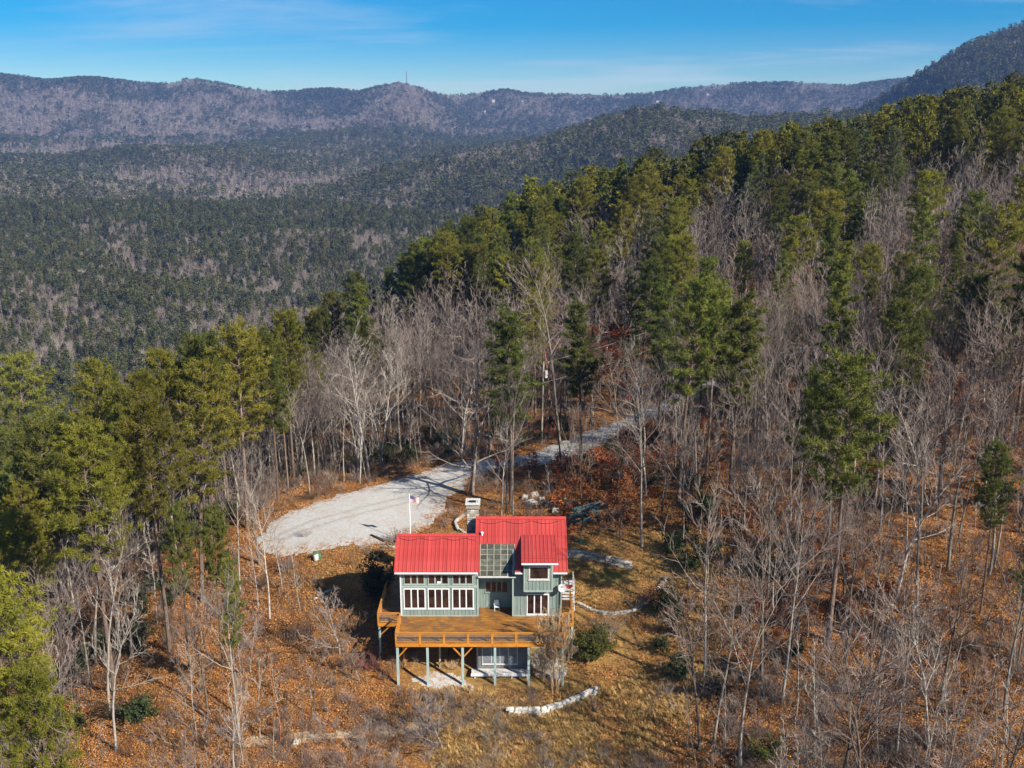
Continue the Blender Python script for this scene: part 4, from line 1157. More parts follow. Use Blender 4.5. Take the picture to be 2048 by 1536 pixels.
TREES = {}
def reg(kind, T, C, bark, crown, h):
    TREES.setdefault(kind, []).append((T.mesh('trunk', MAT[bark], True), C.mesh('crown', [MAT[c] for c in crown]), h))
B2 = ['twig_grey']
for s_ in range(5): reg('bare', *bare_tree(100 + s_, 19, .17, 12, 7, 5, start=.42 + .05 * (s_ % 3), spread=.55 + .07 * (s_ % 3)), 'bark_grey', B2, 19)
for s_ in range(2): reg('bare_dark', *bare_tree(120 + s_, 19, .18, 14, 8, 5, start=.38, spread=.65, wob=.06), 'bark_dark', B2, 19)
for s_ in range(3): reg('bare_pale', *bare_tree(130 + s_, 18, .17, 12, 7, 4, start=.36, spread=.72, wob=.06), 'bark_pale', ['twig_pale'], 18)
for s_ in range(3): reg('sapling', *bare_tree(140 + s_, 9, .055, 9, 5, 3, start=.35, spread=.6, limblen=.24, tw=.009), 'bark_grey', B2, 9)
reg('low_branched', *bare_tree(151, 17, .24, 22, 8, 5, start=.16, spread=1.05, limblen=.42, droop=.05), 'bark_grey', B2, 17)
reg('multi', *bare_tree(160, 8.5, .05, 14, 7, 6, start=.32, spread=.38, stems=13, limblen=.24, tw=.011), 'bark_tan', ['bark_tan'], 8.5)
reg('ornamental', *bare_tree(171, 6, .08, 14, 8, 6, start=.2, spread=.8, limblen=.42, tw=.009, wob=.07), 'bark_grey', ['twig_grey'], 6)
for s_ in range(2): reg('rust', *bare_tree(180 + s_, 9, .11, 15, 7, 5, start=.15, spread=.9, limblen=.42, leaf=3), 'bark_dark', ['twig_grey', 'rust_leaf'], 9)
for s_ in range(3): reg('pine_olive', *pine_tree(200 + s_, 27, .27, .56 - .05 * s_, 66, 4.6, 17, 23, 'round', bw=.034), 'bark_pine', ['needle_olive'], 27)
for s_ in range(2): reg('pine_green', *pine_tree(210 + s_, 26, .25, .54 - .06 * s_, 68, 4.4, 17, 23, 'round', bw=.034), 'bark_pine', ['needle_green'], 26)
for s_ in range(2): reg('pine_tall', *pine_tree(220 + s_, 26, .24, .46, 76, 3.6, 18, 23, 'irr', bw=.034), 'bark_pine', ['needle_green'], 26)
for s_ in range(2): reg('white_pine', *pine_tree(230 + s_, 25, .26, .22, 84, 5.2, 18, 21, 'cone', bl=.36, bw=.034), 'bark_dark', ['needle_green' if s_ else 'needle_blue'], 25)
reg('snag', *bare_tree(241, 18, .24, 7, 2, 1, start=.4, spread=1.1, limblen=.10), 'bark_red', ['bark_red'], 18)
reg('dead_pine', *bare_tree(243, 16, .13, 9, 1, 1, start=.15, spread=1.2, limblen=.04), 'bark_red', ['bark_red'], 16)
NAME = {'bare': 'bare_tree', 'bare_dark': 'bare_tree', 'bare_pale': 'bare_tree', 'sapling': 'sapling', 'low_branched': 'bare_tree', 'multi': 'multi_stem_tree', 'ornamental': 'ornamental_tree', 'rust': 'oak_tree',
        'pine_olive': 'pine_tree', 'pine_green': 'pine_tree', 'pine_tall': 'pine_tree', 'white_pine': 'pine_tree', 'snag': 'dead_tree', 'dead_pine': 'dead_tree'}
CAT = {'bare_tree': 'tree', 'sapling': 'sapling', 'multi_stem_tree': 'tree', 'ornamental_tree': 'tree', 'oak_tree': 'oak tree', 'pine_tree': 'pine tree', 'dead_tree': 'dead tree'}
def plant(kind, x, y, h, label, group=None, var=None, lean=(0, 0), wide=1.0, rz=None, rs=random):
    V = TREES[kind]; v = V[rs.randrange(len(V)) if var is None else var % len(V)]
    s_ = h / v[2]; nm = NAME[kind]
    t = thing(nm, label, CAT[nm], (x, y, h1(x, y) - .05), 0, group, (s_ * wide, s_ * wide, s_))
    t.rotation_euler = (lean[0], lean[1], rs.uniform(0, 6.28) if rz is None else rz)
    link('trunk', v[0], t); link('crown', v[1], t)
    occupied.append((x, y)); return t
occupied = []
def solve_h(x, y, z, pty):
    d = ray(1024, pty); return CAMZ + y * d[2] / d[1] - z
def plant_px(kind, bpx, bpy_, tpy, label, **k):
    x, y, z = hit(bpx, bpy_); h = max(2.0, solve_h(x, y, z, tpy))
    return plant(kind, x, y, h, label, **k)

T_ = [
 ('pine_olive', 228, 1385, 850, 'tall pine with long bare trunk in the left foreground over orange leaves', dict(var=1, wide=1.0)),
 ('pine_olive', 340, 1304, 800, 'olive crowned pine with dark trunk just right of the tall left foreground pine', dict(var=0, wide=.85)),
 ('pine_green', 379, 1340, 1000, 'shorter pine with pinkish trunk in the middle of the left leaf slope', dict(var=1, wide=.6)),
 ('pine_olive', 405, 1200, 722, 'largest round topped yellow-green pine standing left of the parking area', dict(var=2, wide=1.0)),
 ('pine_tall', 475, 1429, 1120, 'thin pine with dangling green branches nearest to the left of the house', dict(var=0, wide=.75)),
 ('pine_green', 445, 1330, 1010, 'bushy green pine between the big round pine and the house', dict(var=0, wide=.7)),
 ('pine_olive', 95, 1150, 712, 'yellow-green pine at the left edge with the highest top of its clump', dict(var=1, wide=1.05)),
 ('pine_olive', 235, 1160, 712, 'pine in the middle of the left clump with a rounded olive top', dict(var=2, wide=.85)),
 ('pine_olive', 320, 1150, 745, 'narrow pine between the middle and the big round pine of the left clump', dict(var=0, wide=.75)),
 ('pine_green', 20, 1230, 760, 'dark green pine cut by the left edge of the photo', dict(var=0)),
 ('pine_green', 145, 1270, 830, 'deep green pine in front of the left clump with a dense crown', dict(var=1, wide=1.05)),
 ('pine_olive', 60, 1800, 1150, 'bright green pine crown filling the bottom left corner', dict(var=0, wide=1.0)),
 ('pine_olive', 150, 1900, 1330, 'second bright pine crown low in the bottom left corner', dict(var=1, wide=.8)),
 ('pine_tall', 1022, 1010, 622, 'tall green pine standing alone behind the chimney', dict(var=1, wide=1.25)),
 ('pine_green', 1655, 1285, 705, 'large pine with a long reddish trunk on the right leaf slope', dict(var=0, wide=1.0)),
 ('pine_tall', 1589, 1116, 735, 'slimmer dark pine just left of the large right slope pine', dict(var=0, wide=.9)),
 ('pine_green', 1357, 1001, 555, 'tall pine with bare dark trunk at the left of the pine group above the drive', dict(var=1, wide=1.0)),
 ('pine_green', 1412, 955, 560, 'middle pine of the green group above the bend of the drive', dict(var=0, wide=.9)),
 ('pine_tall', 1460, 985, 590, 'right pine of the green group above the bend of the drive', dict(var=1, wide=1.2)),
 ('pine_green', 1960, 1230, 885, 'glossy green pine near the right edge with pale stems around it', dict(var=0, wide=.7)),
 ('pine_green', 2035, 1330, 1060, 'small deep green pine cut by the right edge', dict(var=1, wide=.8)),
 ('white_pine', 1800, 905, 625, 'broad layered pine on the upper right slope behind the large pine', dict(var=1, wide=1.0)),
 ('white_pine', 1905, 800, 470, 'tall layered pine rising on the upper right slope', dict(var=1, wide=.8)),
 ('pine_green', 1985, 850, 620, 'small round pine on the upper right slope near the edge', dict(var=1, wide=.9)),
 ('pine_green', 1690, 800, 668, 'dark pine top peeking over the large right slope pine', dict(var=0, wide=1.2)),
 ('white_pine', 1310, 720, 412, 'blue-green layered pine standing above the bare woods in the centre', dict(var=0, wide=1.0)),
 ('pine_olive', 1668, 700, 480, 'small dark olive pine among bare trees on the right ridge', dict(var=2, wide=.9)),
 ('pine_olive', 1832, 640, 342, 'open irregular olive pine on the right ridge below the dark crest', dict(var=0, wide=1.0)),
 ('pine_olive', 2030, 640, 330, 'large dark pine cut by the right edge below the crest', dict(var=1, wide=1.1)),
 ('bare_pale', 737, 951, 640, 'white barked forked tree behind the gravel parking area', dict(var=0, wide=1.05)),
 ('bare_pale', 716, 950, 690, 'pale leaning tree with spreading limbs left of the white barked forked tree', dict(var=1, wide=1.5, lean=(0, -.10))),
 ('low_branched', 943, 989, 640, 'large bare tree with wide low branches over the parking area', dict(wide=1.0)),
 ('bare', 1012, 1028, 760, 'thin grey tree just left of the lone pine behind the roof', dict(var=0, wide=.7)),
 ('bare', 1026, 1030, 740, 'straight dark tree immediately behind the roof ridge', dict(var=1, wide=.7)),
 ('bare_pale', 1003, 1033, 820, 'pale birch trunk rising behind the roof between chimney and lone pine', dict(var=2, wide=.7)),
 ('bare_dark', 1165, 1062, 810, 'dark trunked tree beside the heap of blue-green beams', dict(var=0, wide=.8)),
 ('bare', 1120, 560 + 330, 520, 'tall pale grey tree above the utility pole with a forked top', dict(var=2, wide=1.2)),
 ('rust', 1240, 1085, 955, 'rust leaved young oak right of the heap of beams', dict(var=0, wide=1.3)),
 ('rust', 1060, 962, 905, 'small rust leaved oak beside the drive behind the chimney', dict(var=1, wide=1.3)),
 ('rust', 1010, 950, 880, 'small rust brown oak close behind the large low branched tree', dict(var=0, wide=1.2)),
 ('rust', 1195, 790, 650, 'orange leaved oak beyond the utility pole', dict(var=1, wide=1.7)),
 ('rust', 1290, 985, 900, 'sparse rust leaved oak on the slope above the drive', dict(var=1, wide=1.1)),
 ('bare_dark', 1400, 1500, 1180, 'big bare dark forked tree in the right foreground', dict(var=1, wide=1.25)),
 ('bare', 1425, 1490, 1130, 'bare tree close behind the dark forked tree of the right foreground', dict(var=0, wide=1.1)),
 ('bare_pale', 1545, 1240, 1050, 'small white barked tree with a spreading top right of centre', dict(var=1, wide=1.2)),
 ('bare_pale', 1855, 1500, 1190, 'white barked birch in the bottom right with bright forks', dict(var=0, wide=1.0)),
 ('bare_pale', 1795, 1190, 880, 'pale trunk tree on the right slope in front of the bare thicket', dict(var=2, wide=1.1)),
 ('bare_pale', 1965, 1000, 740, 'clump topped pale birch near the right edge above the glossy pine', dict(var=1, wide=1.2)),
 ('bare_dark', 1690, 1330, 950, 'dark leaning tree crossing the large right slope pine', dict(var=0, wide=.9, lean=(0, .06))),
 ('bare_dark', 1490, 1075, 760, 'dark trunked tree with pale twigs on the slope right of the pine group', dict(var=1, wide=1.2)),
 ('bare_pale', 540, 1240, 960, 'pale double trunk left of the parking area', dict(var=2, wide=.8)),
 ('bare_pale', 565, 1180, 980, 'thin white trunk nearest to the left edge of the gravel', dict(var=0, wide=.7)),
 ('bare_pale', 393, 1470, 1290, 'crooked grey trunk in the left foreground leaf litter', dict(var=1, wide=.8)),
 ('bare_pale', 470, 1560, 1330, 'white branched tree at the bottom left', dict(var=2, wide=.9)),
 ('dead_pine', 563, 1490, 1250, 'leaning dead pine pole with reddish bark left of the house', dict(lean=(0, -.12))),
 ('snag', 1098, 800, 610, 'broken orange barked snag rising above the utility pole', dict(lean=(0, -.06))),
 ('snag', 1880, 420, 305, 'bleached dead treetop on the right ridge', dict(wide=1.6)),
 ('multi', 1110, 1387, 1218, 'multi-stemmed tan tree in front of the right end of the deck', dict(wide=1.0)),
 ('multi', 1088, 1360, 1290, 'smaller tan shrub-like tree before the lower windows', dict(wide=1.1)),
 ('ornamental', 680, 1310, 1165, 'grey branched ornamental tree in the shade left of the side deck', dict(wide=1.15)),
 ('ornamental', 885, 1500, 1385, 'spreading pale twiggy tree below the deck at the bottom centre', dict(wide=1.6)),
 ('ornamental', 720, 1365, 1295, 'low grey twiggy tree beside the left deck post', dict(wide=1.5)),
 ('ornamental', 836, 1335, 1300, 'tiny pruned grey tree on the gravel under the deck', dict(wide=1.1)),
]
for k, bx_, by_, ty_, lb, kw in T_:
    plant_px(k, bx_, by_, ty_, lb, **kw)

# general woodland: real positions over the near hill, nearest ones as individuals
def frustum(x, y, z, m_=90):
    px, py = project(x, y, z); return px
def jitter_pts(x0, x1, y0, y1, step, rng):
    gx, gy = np.meshgrid(np.arange(x0, x1, step), np.arange(y0, y1, step))
    return gx.ravel() + rng.uniform(-.48, .48, gx.size) * step, gy.ravel() + rng.uniform(-.48, .48, gx.size) * step
PX_, PY_, _z = hit(1090, 886)
def clear(x, y):
    """True where nothing may stand: yard, drive, house, sight line below the deck"""
    c = dist_poly(x, y, PADC) > -1.2
    c |= (np.abs(x + 3.5) < 14) & (y > 60) & (y < 107.5)
    c |= (np.hypot((x - 11) / 1.3, y - 95) < 9)
    c |= (x > -24) & (x < -8) & (y > 90) & (y < 110)
    c |= (x > -8) & (x < 13) & (y > 104) & (y < 128)
    c |= (x > -22) & (x < 16) & (y < 92)
    c |= (np.abs(x / y - PX_ / PY_) < .016) & (y < PY_ + 3)            # the pole and its transformer stay in view from the drone
    c |= (dist_poly(x, y, PADC) > -2.6) & (x > 12)
    return c
rng = np.random.default_rng(5)
cand = []
x, y = jitter_pts(-120, 330, 58, 470, 4.3, rng)
r = np.hypot(x, y); az = np.arctan2(x, y)
ok = (np.abs(az) < radians(31)) & (r > 62) & ~clear(x, y)
x, y, r, az = [a[ok] for a in (x, y, r, az)]
near_l = H(x, y, True)
z = near_l[0]; ok = (near_l[1] == 0)
x, y, r, az, z = [a[ok] for a in (x, y, r, az, z)]
dens = fbm(x / 22, y / 22, 301, 3)
keep = rng.random(len(x)) < np.where(r < 135, .66 + .40 * dens, .95)
# thin the sunny left and lower slopes
keep &= ~((x < -12) & (r < 115) & (rng.random(len(x)) < .50))
for ox, oy in occupied: keep &= np.hypot(x - ox, y - oy) > 2.4
x, y, r, az, z = [a[keep] for a in (x, y, r, az, z)]
# kinds: pines follow the crest belt and patches, hardwoods fill the hollow between
px_, py_ = project(x, y, z + 18)
crestd = np.interp(px_, [-200, 300, 560, 740, 900, 1000, 1240, 1350, 1600, 1700, 1900, 2048, 2300], [700, 700, 690, 560, 510, 430, 375, 340, 300, 260, 215, 185, 150])
patch = fbm(x / 30, y / 30, 311, 3)
ispine = rng.random(len(x)) < np.clip(np.where(x > 15, .0, .08) + .98 * np.exp(-np.maximum(0, py_ - crestd - 12) / 36.) + .42 * patch, .02, .95)
ispine |= (x < -40) & (r > 112) & (r < 150) & (rng.random(len(x)) < .45)
ispine &= ~((x < -12) & (r < 112))
ispine |= (x > 26) & (r > 105) & (r < 190) & (rng.random(len(x)) < .10)
ispine &= ~((x > 20) & (r < 105) & (rng.random(len(x)) < .85))
ispine &= ~((np.abs(px_ - 860) < 200) & (py_ > 560) & (py_ < 1000) & (rng.random(len(x)) < .93))
print('near woodland', len(x), ispine.sum())
order = np.argsort(r)
pi_ = [i for i in order if ispine[i]]; bi_ = [i for i in order if not ispine[i]]
NP_ = 300 - 30; NB_ = 300 - 30
def region(i):
    if x[i] < -12: return 'left' if r[i] < 125 else 'back left'
    if x[i] > 14 and r[i] < 135: return 'right'
    if r[i] < 175: return 'behind'
    return 'ridge' if x[i] > 20 else 'back'
RG = {'left': 'on the leafy slope left of the house', 'back left': 'in the woods beyond the left end of the gravel', 'right': 'on the orange leaf slope right of the house',
      'behind': 'in the woods just behind the gravel drive', 'ridge': 'on the ridge rising to the upper right', 'back': 'on the far side of the hill behind the drive'}
rr_ = random.Random(77)
LM_ = [(1083, 886, 'the utility pole'), (943, 989, 'the low branched tree'), (1022, 1010, 'the lone tall pine behind the roof'), (405, 1200, 'the big round pine'), (228, 1385, 'the tall left foreground pine'),
       (1655, 1285, 'the large right slope pine'), (1310, 720, 'the blue-green layered pine'), (737, 951, 'the white barked forked tree'), (1178, 1040, 'the heap of old beams'), (1300, 1190, 'the curved stone edging'),
       (1200, 860, 'the bend of the drive'), (1330, 805, 'the upper stretch of the drive'), (560, 1020, 'the left end of the gravel'), (1960, 1230, 'the glossy right-edge pine'), (1800, 905, 'the broad right-hand layered pine'),
       (1905, 800, 'the tall right-hand layered pine'), (1832, 640, 'the open irregular ridge pine'), (1400, 1500, 'the forked right foreground tree'), (1412, 955, 'the green pine group above the drive'),
       (1985, 850, 'the small round right-edge pine'), (95, 1150, 'the highest pine of the left clump'), (1855, 1500, 'the bright birch at bottom right'), (1668, 700, 'the small olive ridge pine'), (600, 1487, 'the single white rock')]
LMW = [(*hit(a, b), c) for a, b, c in LM_]
def spot(X, Y):
    k = min(range(len(LMW)), key=lambda q: (LMW[q][0] - X) ** 2 + (LMW[q][1] - Y) ** 2); lx, ly, lz, nm = LMW[k]
    dx = X / hypot_(X, Y) - lx / hypot_(lx, ly); sx = dx * 2000; dy = hypot_(X, Y) - hypot_(lx, ly)
    if abs(sx) > 45 and abs(sx) * .06 > abs(dy) * .5: w = 'left of' if sx < 0 else 'right of'
    else: w = 'behind' if dy > 0 else 'in front of'
    return w, nm, sqrt((lx - X) ** 2 + (ly - Y) ** 2)
def hypot_(a, b): return sqrt(a * a + b * b)
queue = []
for i in pi_[:NP_]:
    kd = rr_.choices(['pine_olive', 'pine_green', 'pine_tall', 'white_pine'], [5, 2, 1.5, 2.5])[0] if r[i] > 150 else rr_.choice(['pine_olive', 'pine_green', 'pine_tall'])
    hh = rr_.uniform(19, 27) * (.85 if r[i] < 125 and x[i] > 0 else 1)
    look = {'pine_olive': 'yellow-green pine', 'pine_green': 'deep green pine', 'pine_tall': 'narrow green pine', 'white_pine': 'layered pine'}[kd]
    queue.append((kd, i, hh, ('tall ' if hh > 24 else 'low ' if hh < 20.5 else '') + look, 'pines ' + RG[region(i)]))
for i in bi_[:NB_]:
    kd = rr_.choices(['bare', 'bare_dark', 'bare_pale', 'sapling'], [4.5, 4.5, 1.3, 1.0])[0]
    hh = rr_.uniform(14, 21)
    if kd == 'sapling': hh = rr_.uniform(6, 11)
    look = {'bare': 'grey leafless hardwood', 'bare_dark': 'dark barked leafless tree', 'bare_pale': 'pale barked leafless tree', 'sapling': 'thin leafless sapling'}[kd]
    queue.append((kd, i, hh, ('' if kd == 'sapling' else 'tall ' if hh > 17 else 'short ' if hh < 14 else '') + look, 'bare trees ' + RG[region(i)]))
buckets = {}
for q in queue:
    w, nm, dd_ = spot(x[q[1]], y[q[1]]); buckets.setdefault((q[3], w, nm), []).append((dd_, q))
ORDN = ['nearest', 'second nearest', 'third nearest', 'fourth nearest', 'fifth nearest', 'sixth nearest', 'seventh nearest', 'eighth nearest', 'ninth nearest', 'tenth nearest', 'eleventh nearest', 'twelfth nearest', 'thirteenth nearest', 'fourteenth nearest'] + [k + ' nearest' for k in 'fifteenth sixteenth seventeenth eighteenth nineteenth twentieth twenty-first twenty-second twenty-third twenty-fourth twenty-fifth twenty-sixth twenty-seventh twenty-eighth twenty-ninth thirtieth'.split()]
for (lk, w, nm), L_ in buckets.items():
    L_.sort(key=lambda t_: t_[0])
    for n_, (dd_, (kd, i, hh, _, grp)) in enumerate(L_):
        lab = lk + ' ' + w + ' ' + nm if len(L_) == 1 else lk + ' ' + w + ' ' + nm + ', ' + ORDN[min(n_, 29)]
        plant(kd, x[i], y[i], hh, lab, grp, rs=rr_, wide=rr_.uniform(.8, 1.12))

# ---------------- stuff: scattered with geometry nodes
def instancer(name, pts, rots, scales, var, meshes, label=None):
    """one object: points carrying rotation, scale and a variant number"""
    n = len(pts)
    me = bpy.data.meshes.new(name); me.vertices.add(n)
    me.vertices.foreach_set('co', np.asarray(pts, np.float32).ravel())
    for nm_, tp, arr in (('rot', 'FLOAT_VECTOR', rots), ('scl', 'FLOAT_VECTOR', scales)):
        at = me.attributes.new(nm_, tp, 'POINT'); at.data.foreach_set('vector', np.asarray(arr, np.float32).ravel())
    at = me.attributes.new('var', 'INT', 'POINT'); at.data.foreach_set('value', np.asarray(var, np.int32))
    o = link(name, me, None, 'stuff')
    src = bpy.data.collections.new(name + '_source')
    for k, q in enumerate(meshes):
        so = bpy.data.objects.new(name + '_%02d' % k, q); src.objects.link(so)
    ng = bpy.data.node_groups.new(name, 'GeometryNodeTree')
    ng.interface.new_socket('Geometry', in_out='INPUT', socket_type='NodeSocketGeometry')
    ng.interface.new_socket('Geometry', in_out='OUTPUT', socket_type='NodeSocketGeometry')
    N = ng.nodes; L = ng.links
    gi = N.new('NodeGroupInput'); go = N.new('NodeGroupOutput')
    ci = N.new('GeometryNodeCollectionInfo'); ci.inputs['Collection'].default_value = src
    ci.inputs['Separate Children'].default_value = True; ci.inputs['Reset Children'].default_value = True
    ip = N.new('GeometryNodeInstanceOnPoints'); ip.inputs['Pick Instance'].default_value = True
    def na(t, nm_):
        a = N.new('GeometryNodeInputNamedAttribute'); a.data_type = t; a.inputs['Name'].default_value = nm_; return a.outputs['Attribute']
    mp_ = N.new('GeometryNodeMeshToPoints')
    L.new(gi.outputs[0], mp_.inputs[0]); L.new(mp_.outputs[0], ip.inputs['Points']); L.new(ci.outputs[0], ip.inputs['Instance'])
    L.new(na('INT', 'var'), ip.inputs['Instance Index'])
    e2r = N.new('FunctionNodeEulerToRotation'); L.new(na('FLOAT_VECTOR', 'rot'), e2r.inputs[0]); L.new(e2r.outputs[0], ip.inputs['Rotation'])
    L.new(na('FLOAT_VECTOR', 'scl'), ip.inputs['Scale']); L.new(ip.outputs[0], go.inputs[0])
    md = o.modifiers.new('scatter', 'NODES'); md.node_group = ng
    if label: o['label'] = label[0]; o['category'] = label[1]
    return o
def joined(T, C, bark, crown):
    """trunk and crown in one mesh for far instances"""
    mb = MB(); mb.v = T.v + C.v; o_ = len(T.v); mb.f = T.f + [tuple(i + o_ for i in f) for f in C.f]; mb.m = [0] * len(T.f) + [1 + q for q in C.m]
    return mb.mesh('far_tree', [MAT[bark]] + [MAT[c] for c in crown])
# mid-distance variants
MIDP = [joined(*pine_tree(300 + k, 24, .24, .35 if k % 2 else .45, 38, 4.6, 11, 8, ['round', 'cone', 'irr'][k % 3], bl=.75, bw=.13), 'bark_dark', [['needle_olive', 'needle_green', 'needle_olive', 'needle_olive', 'needle_green', 'needle_blue'][k % 6]]) for k in range(6)]
MIDB = [joined(*bare_tree(320 + k, 18, .16, 10, 5, 4, start=.35, spread=.6, tw=.03), ['bark_grey', 'bark_dark', 'bark_pale', 'bark_grey'][k % 4], ['twig_pale' if k % 4 == 2 else 'twig_grey']) for k in range(4)]
def scat(idx, hmin, hmax, h0, nv, r_=rng):
    n = len(idx); s_ = r_.uniform(hmin, hmax, n) / h0; wd = r_.uniform(.85, 1.2, n)
    return np.stack([s_ * wd, s_ * wd, s_], -1), np.stack([r_.normal(0, .03, n), r_.normal(0, .03, n), r_.uniform(0, 6.28, n)], -1), r_.integers(0, nv, n)
ri = np.array(pi_[NP_:], int); rb = np.array(bi_[NB_:], int)
P3 = np.stack([x, y, z], -1)
if len(ri):
    sc, ro, va = scat(ri, 18, 27, 24, 6); instancer('pine_woodland', P3[ri], ro, sc, va, MIDP, ('dense pine woodland covering the upper right ridge behind the drive', 'woodland'))
if len(rb):
    sc, ro, va = scat(rb, 12, 20, 18, 4); instancer('bare_woodland', P3[rb], ro, sc, va, MIDB, ('leafless hardwoods filling the gaps in the ridge woodland', 'woodland'))

# far forest
def far_pine(seed, n, h=20, w=2.9, size=1.05):
    rs = random.Random(seed); mb = MB()
    mb.tube([(0, 0, 0), (0, 0, h * .8)], [.25, .1], 3, 0, False)
    for i in range(n):
        u = rs.random() ** .8; zz = h * (.30 + .68 * u); prof = w * (1 - u) ** .6 * (.6 + .5 * rs.random()) if seed % 4 == 1 else 1.15 * w * sqrt(max(.03, 1 - (2 * u - .8) ** 2 / 1.5)) * rs.uniform(.5, 1.05)
        a = rs.uniform(0, 6.28); c = Vector((cos(a) * prof, sin(a) * prof, zz)); v = (Vector((cos(a), sin(a), .35)) + rv(rs, .5)).normalized() * size * rs.uniform(.6, 1.2)
        s_ = v.cross(rv(rs)).normalized() * size * .5
        mb.tri(c - s_ - v * .4, c + s_ - v * .4, c + v, 1)
    return mb
def far_bare(seed, n, h=17, tw=.09):
    rs = random.Random(seed); mb = MB(); mb.tube([(0, 0, 0), (rs.uniform(-.4, .4), 0, h * .45), (0, rs.uniform(-.4, .4), h * .85)], [.22, .16, .05], 3, 0, False)
    for i in range(n):
        a = rs.uniform(0, 6.28); zz = h * rs.uniform(.35, .8); r_ = rs.uniform(0, 1.3); c = Vector((cos(a) * r_, sin(a) * r_, zz)); v = Vector((cos(a) * .55, sin(a) * .55, 1)) + rv(rs, .22); v = v.normalized() * rs.uniform(2., 4.6)
        s_ = v.cross(rv(rs)).normalized() * tw; mb.tri(c - s_, c + s_, c + v, 1); 
    return mb
FN = ['needle_blue', 'needle_far', 'needle_blue', 'needle_far', 'needle_far', 'needle_blue']
FP1 = [far_pine(400 + k, 300).mesh('far_pine', [MAT['bark_dark'], MAT[FN[k % 6]]]) for k in range(6)]
FB1 = [far_bare(420 + k, 110).mesh('far_bare', [MAT['far_bare'], MAT['far_bare']]) for k in range(4)]
FP2 = [far_pine(440 + k, 60, size=1.8).mesh('far_pine', [MAT['bark_dark'], MAT[FN[k % 6]]]) for k in range(6)]
FB2 = [far_bare(460 + k, 30, tw=.26).mesh('far_bare', [MAT['far_bare'], MAT['far_bare']]) for k in range(3)]
# horizon table: running maximum of ground elevation along each bearing, used to skip ground no camera near here can see
haz = np.linspace(radians(-34), radians(34), 240); hr = np.geomspace(90, 5600, 420)
HA, HR = np.meshgrid(haz, hr, indexing='ij')
HZ = H(HR * np.sin(HA), HR * np.cos(HA)); EL = (HZ + 4 - CAMZ) / HR; RM = np.maximum.accumulate(EL, axis=1)
def visible(x, y, z, top, marg=.012):
    r = np.hypot(x, y); a = np.arctan2(x, y)
    ia = np.clip(((a - haz[0]) / (haz[1] - haz[0])).round().astype(int), 0, len(haz) - 1)
    ir = np.clip(np.searchsorted(hr, r) - 2, 0, len(hr) - 1)
    return (z + top - CAMZ) / r > RM[ia, ir] - marg
def forest(r0, r1, step, rng, top=20):
    X, Y = jitter_pts(-r1 * .62, r1 * .62, r0 * .8, r1, step, rng)
    R_ = np.hypot(X, Y); A_ = np.arctan2(X, Y)
    ok = (np.abs(A_) < radians(31.5)) & (R_ >= r0) & (R_ < r1); X, Y, R_ = X[ok], Y[ok], R_[ok]
    Z, Lr = H(X, Y, True); ok = visible(X, Y, Z, top) 
    ok &= ~((Lr == 0) & (R_ < 470) & (X > -120) & (X < 330))
    for fx_, fy_ in FARH:
        if r1 > 3500: ok &= ~((np.abs(X - fx_) < 22) & (Y < fy_ + 14) & (Y > fy_ - 75))
    return X[ok], Y[ok], Z[ok], R_[ok]
def pine_prob(X, Y, Z, R_):
    p = .36 + .42 * fbm(X / 190, Y / 120, 501, 3) + .6 * fbm(X / 38, Y / 38, 511, 2)
    rel = Z - (-112 + 102 * np.clip((R_ - 1000) / 2700, 0, 1))
    p = p + np.clip((rel - 4) / 42, -.30, .30) + .30 * fbm(X / 420 + 5, Y / 260, 531, 2)
    p = np.where(R_ > 3700, .34 + 1.25 * fbm(X / 230, Y / 330, 521, 4) + .25 * sstep(110, 240, Z), p)
    return np.clip(p, .06, .94)
cnt = 0
for tagn, r0, r1, step, PM_, BM_, hs_ in (('near_valley', 150, 620, 4.9, FP1, FB1, (14, 23)), ('valley', 620, 1500, 6.8, FP1, FB1, (13, 22)), ('middle', 1500, 3400, 10.5, FP2, FB2, (16, 25)), ('range', 3400, 5400, 16, FP2, FB2, (20, 28))):
    rg = np.random.default_rng(int(r0))
    X, Y, Z, R_ = forest(r0, r1, step, rg)
    pp = rg.random(len(X)) < pine_prob(X, Y, Z, R_)
    words = {'near_valley': 'on the near flank of the valley', 'valley': 'across the valley floor and the middle ridge', 'middle': 'in the middle distance', 'range': 'on the far blue range'}[tagn]
    for nm_, sel, MM, h0 in (('pine_forest', pp, PM_, 20.), ('bare_forest', ~pp, BM_, 17.)):
        n = int(sel.sum()); cnt += n
        if not n: continue
        k = 1.0 if nm_ == 'pine_forest' else .85
        wd = 1.0 if r0 < 1400 else (1.35 if r0 < 2800 else 2.0)
        s_ = rg.uniform(hs_[0] * k, hs_[1] * k, n) / h0
        sc = np.stack([s_ * wd * rg.uniform(.85, 1.25, n), s_ * wd * rg.uniform(.85, 1.25, n), s_], -1)
        ro = np.stack([rg.normal(0, .04, n), rg.normal(0, .04, n), rg.uniform(0, 6.28, n)], -1)
        instancer(nm_, np.stack([X[sel], Y[sel], Z[sel] - .5], -1), ro, sc, rg.integers(0, len(MM), n), MM,
                  (('evergreen forest ' if nm_ == 'pine_forest' else 'leafless winter forest ') + words, 'forest'))
print('far trees', cnt)

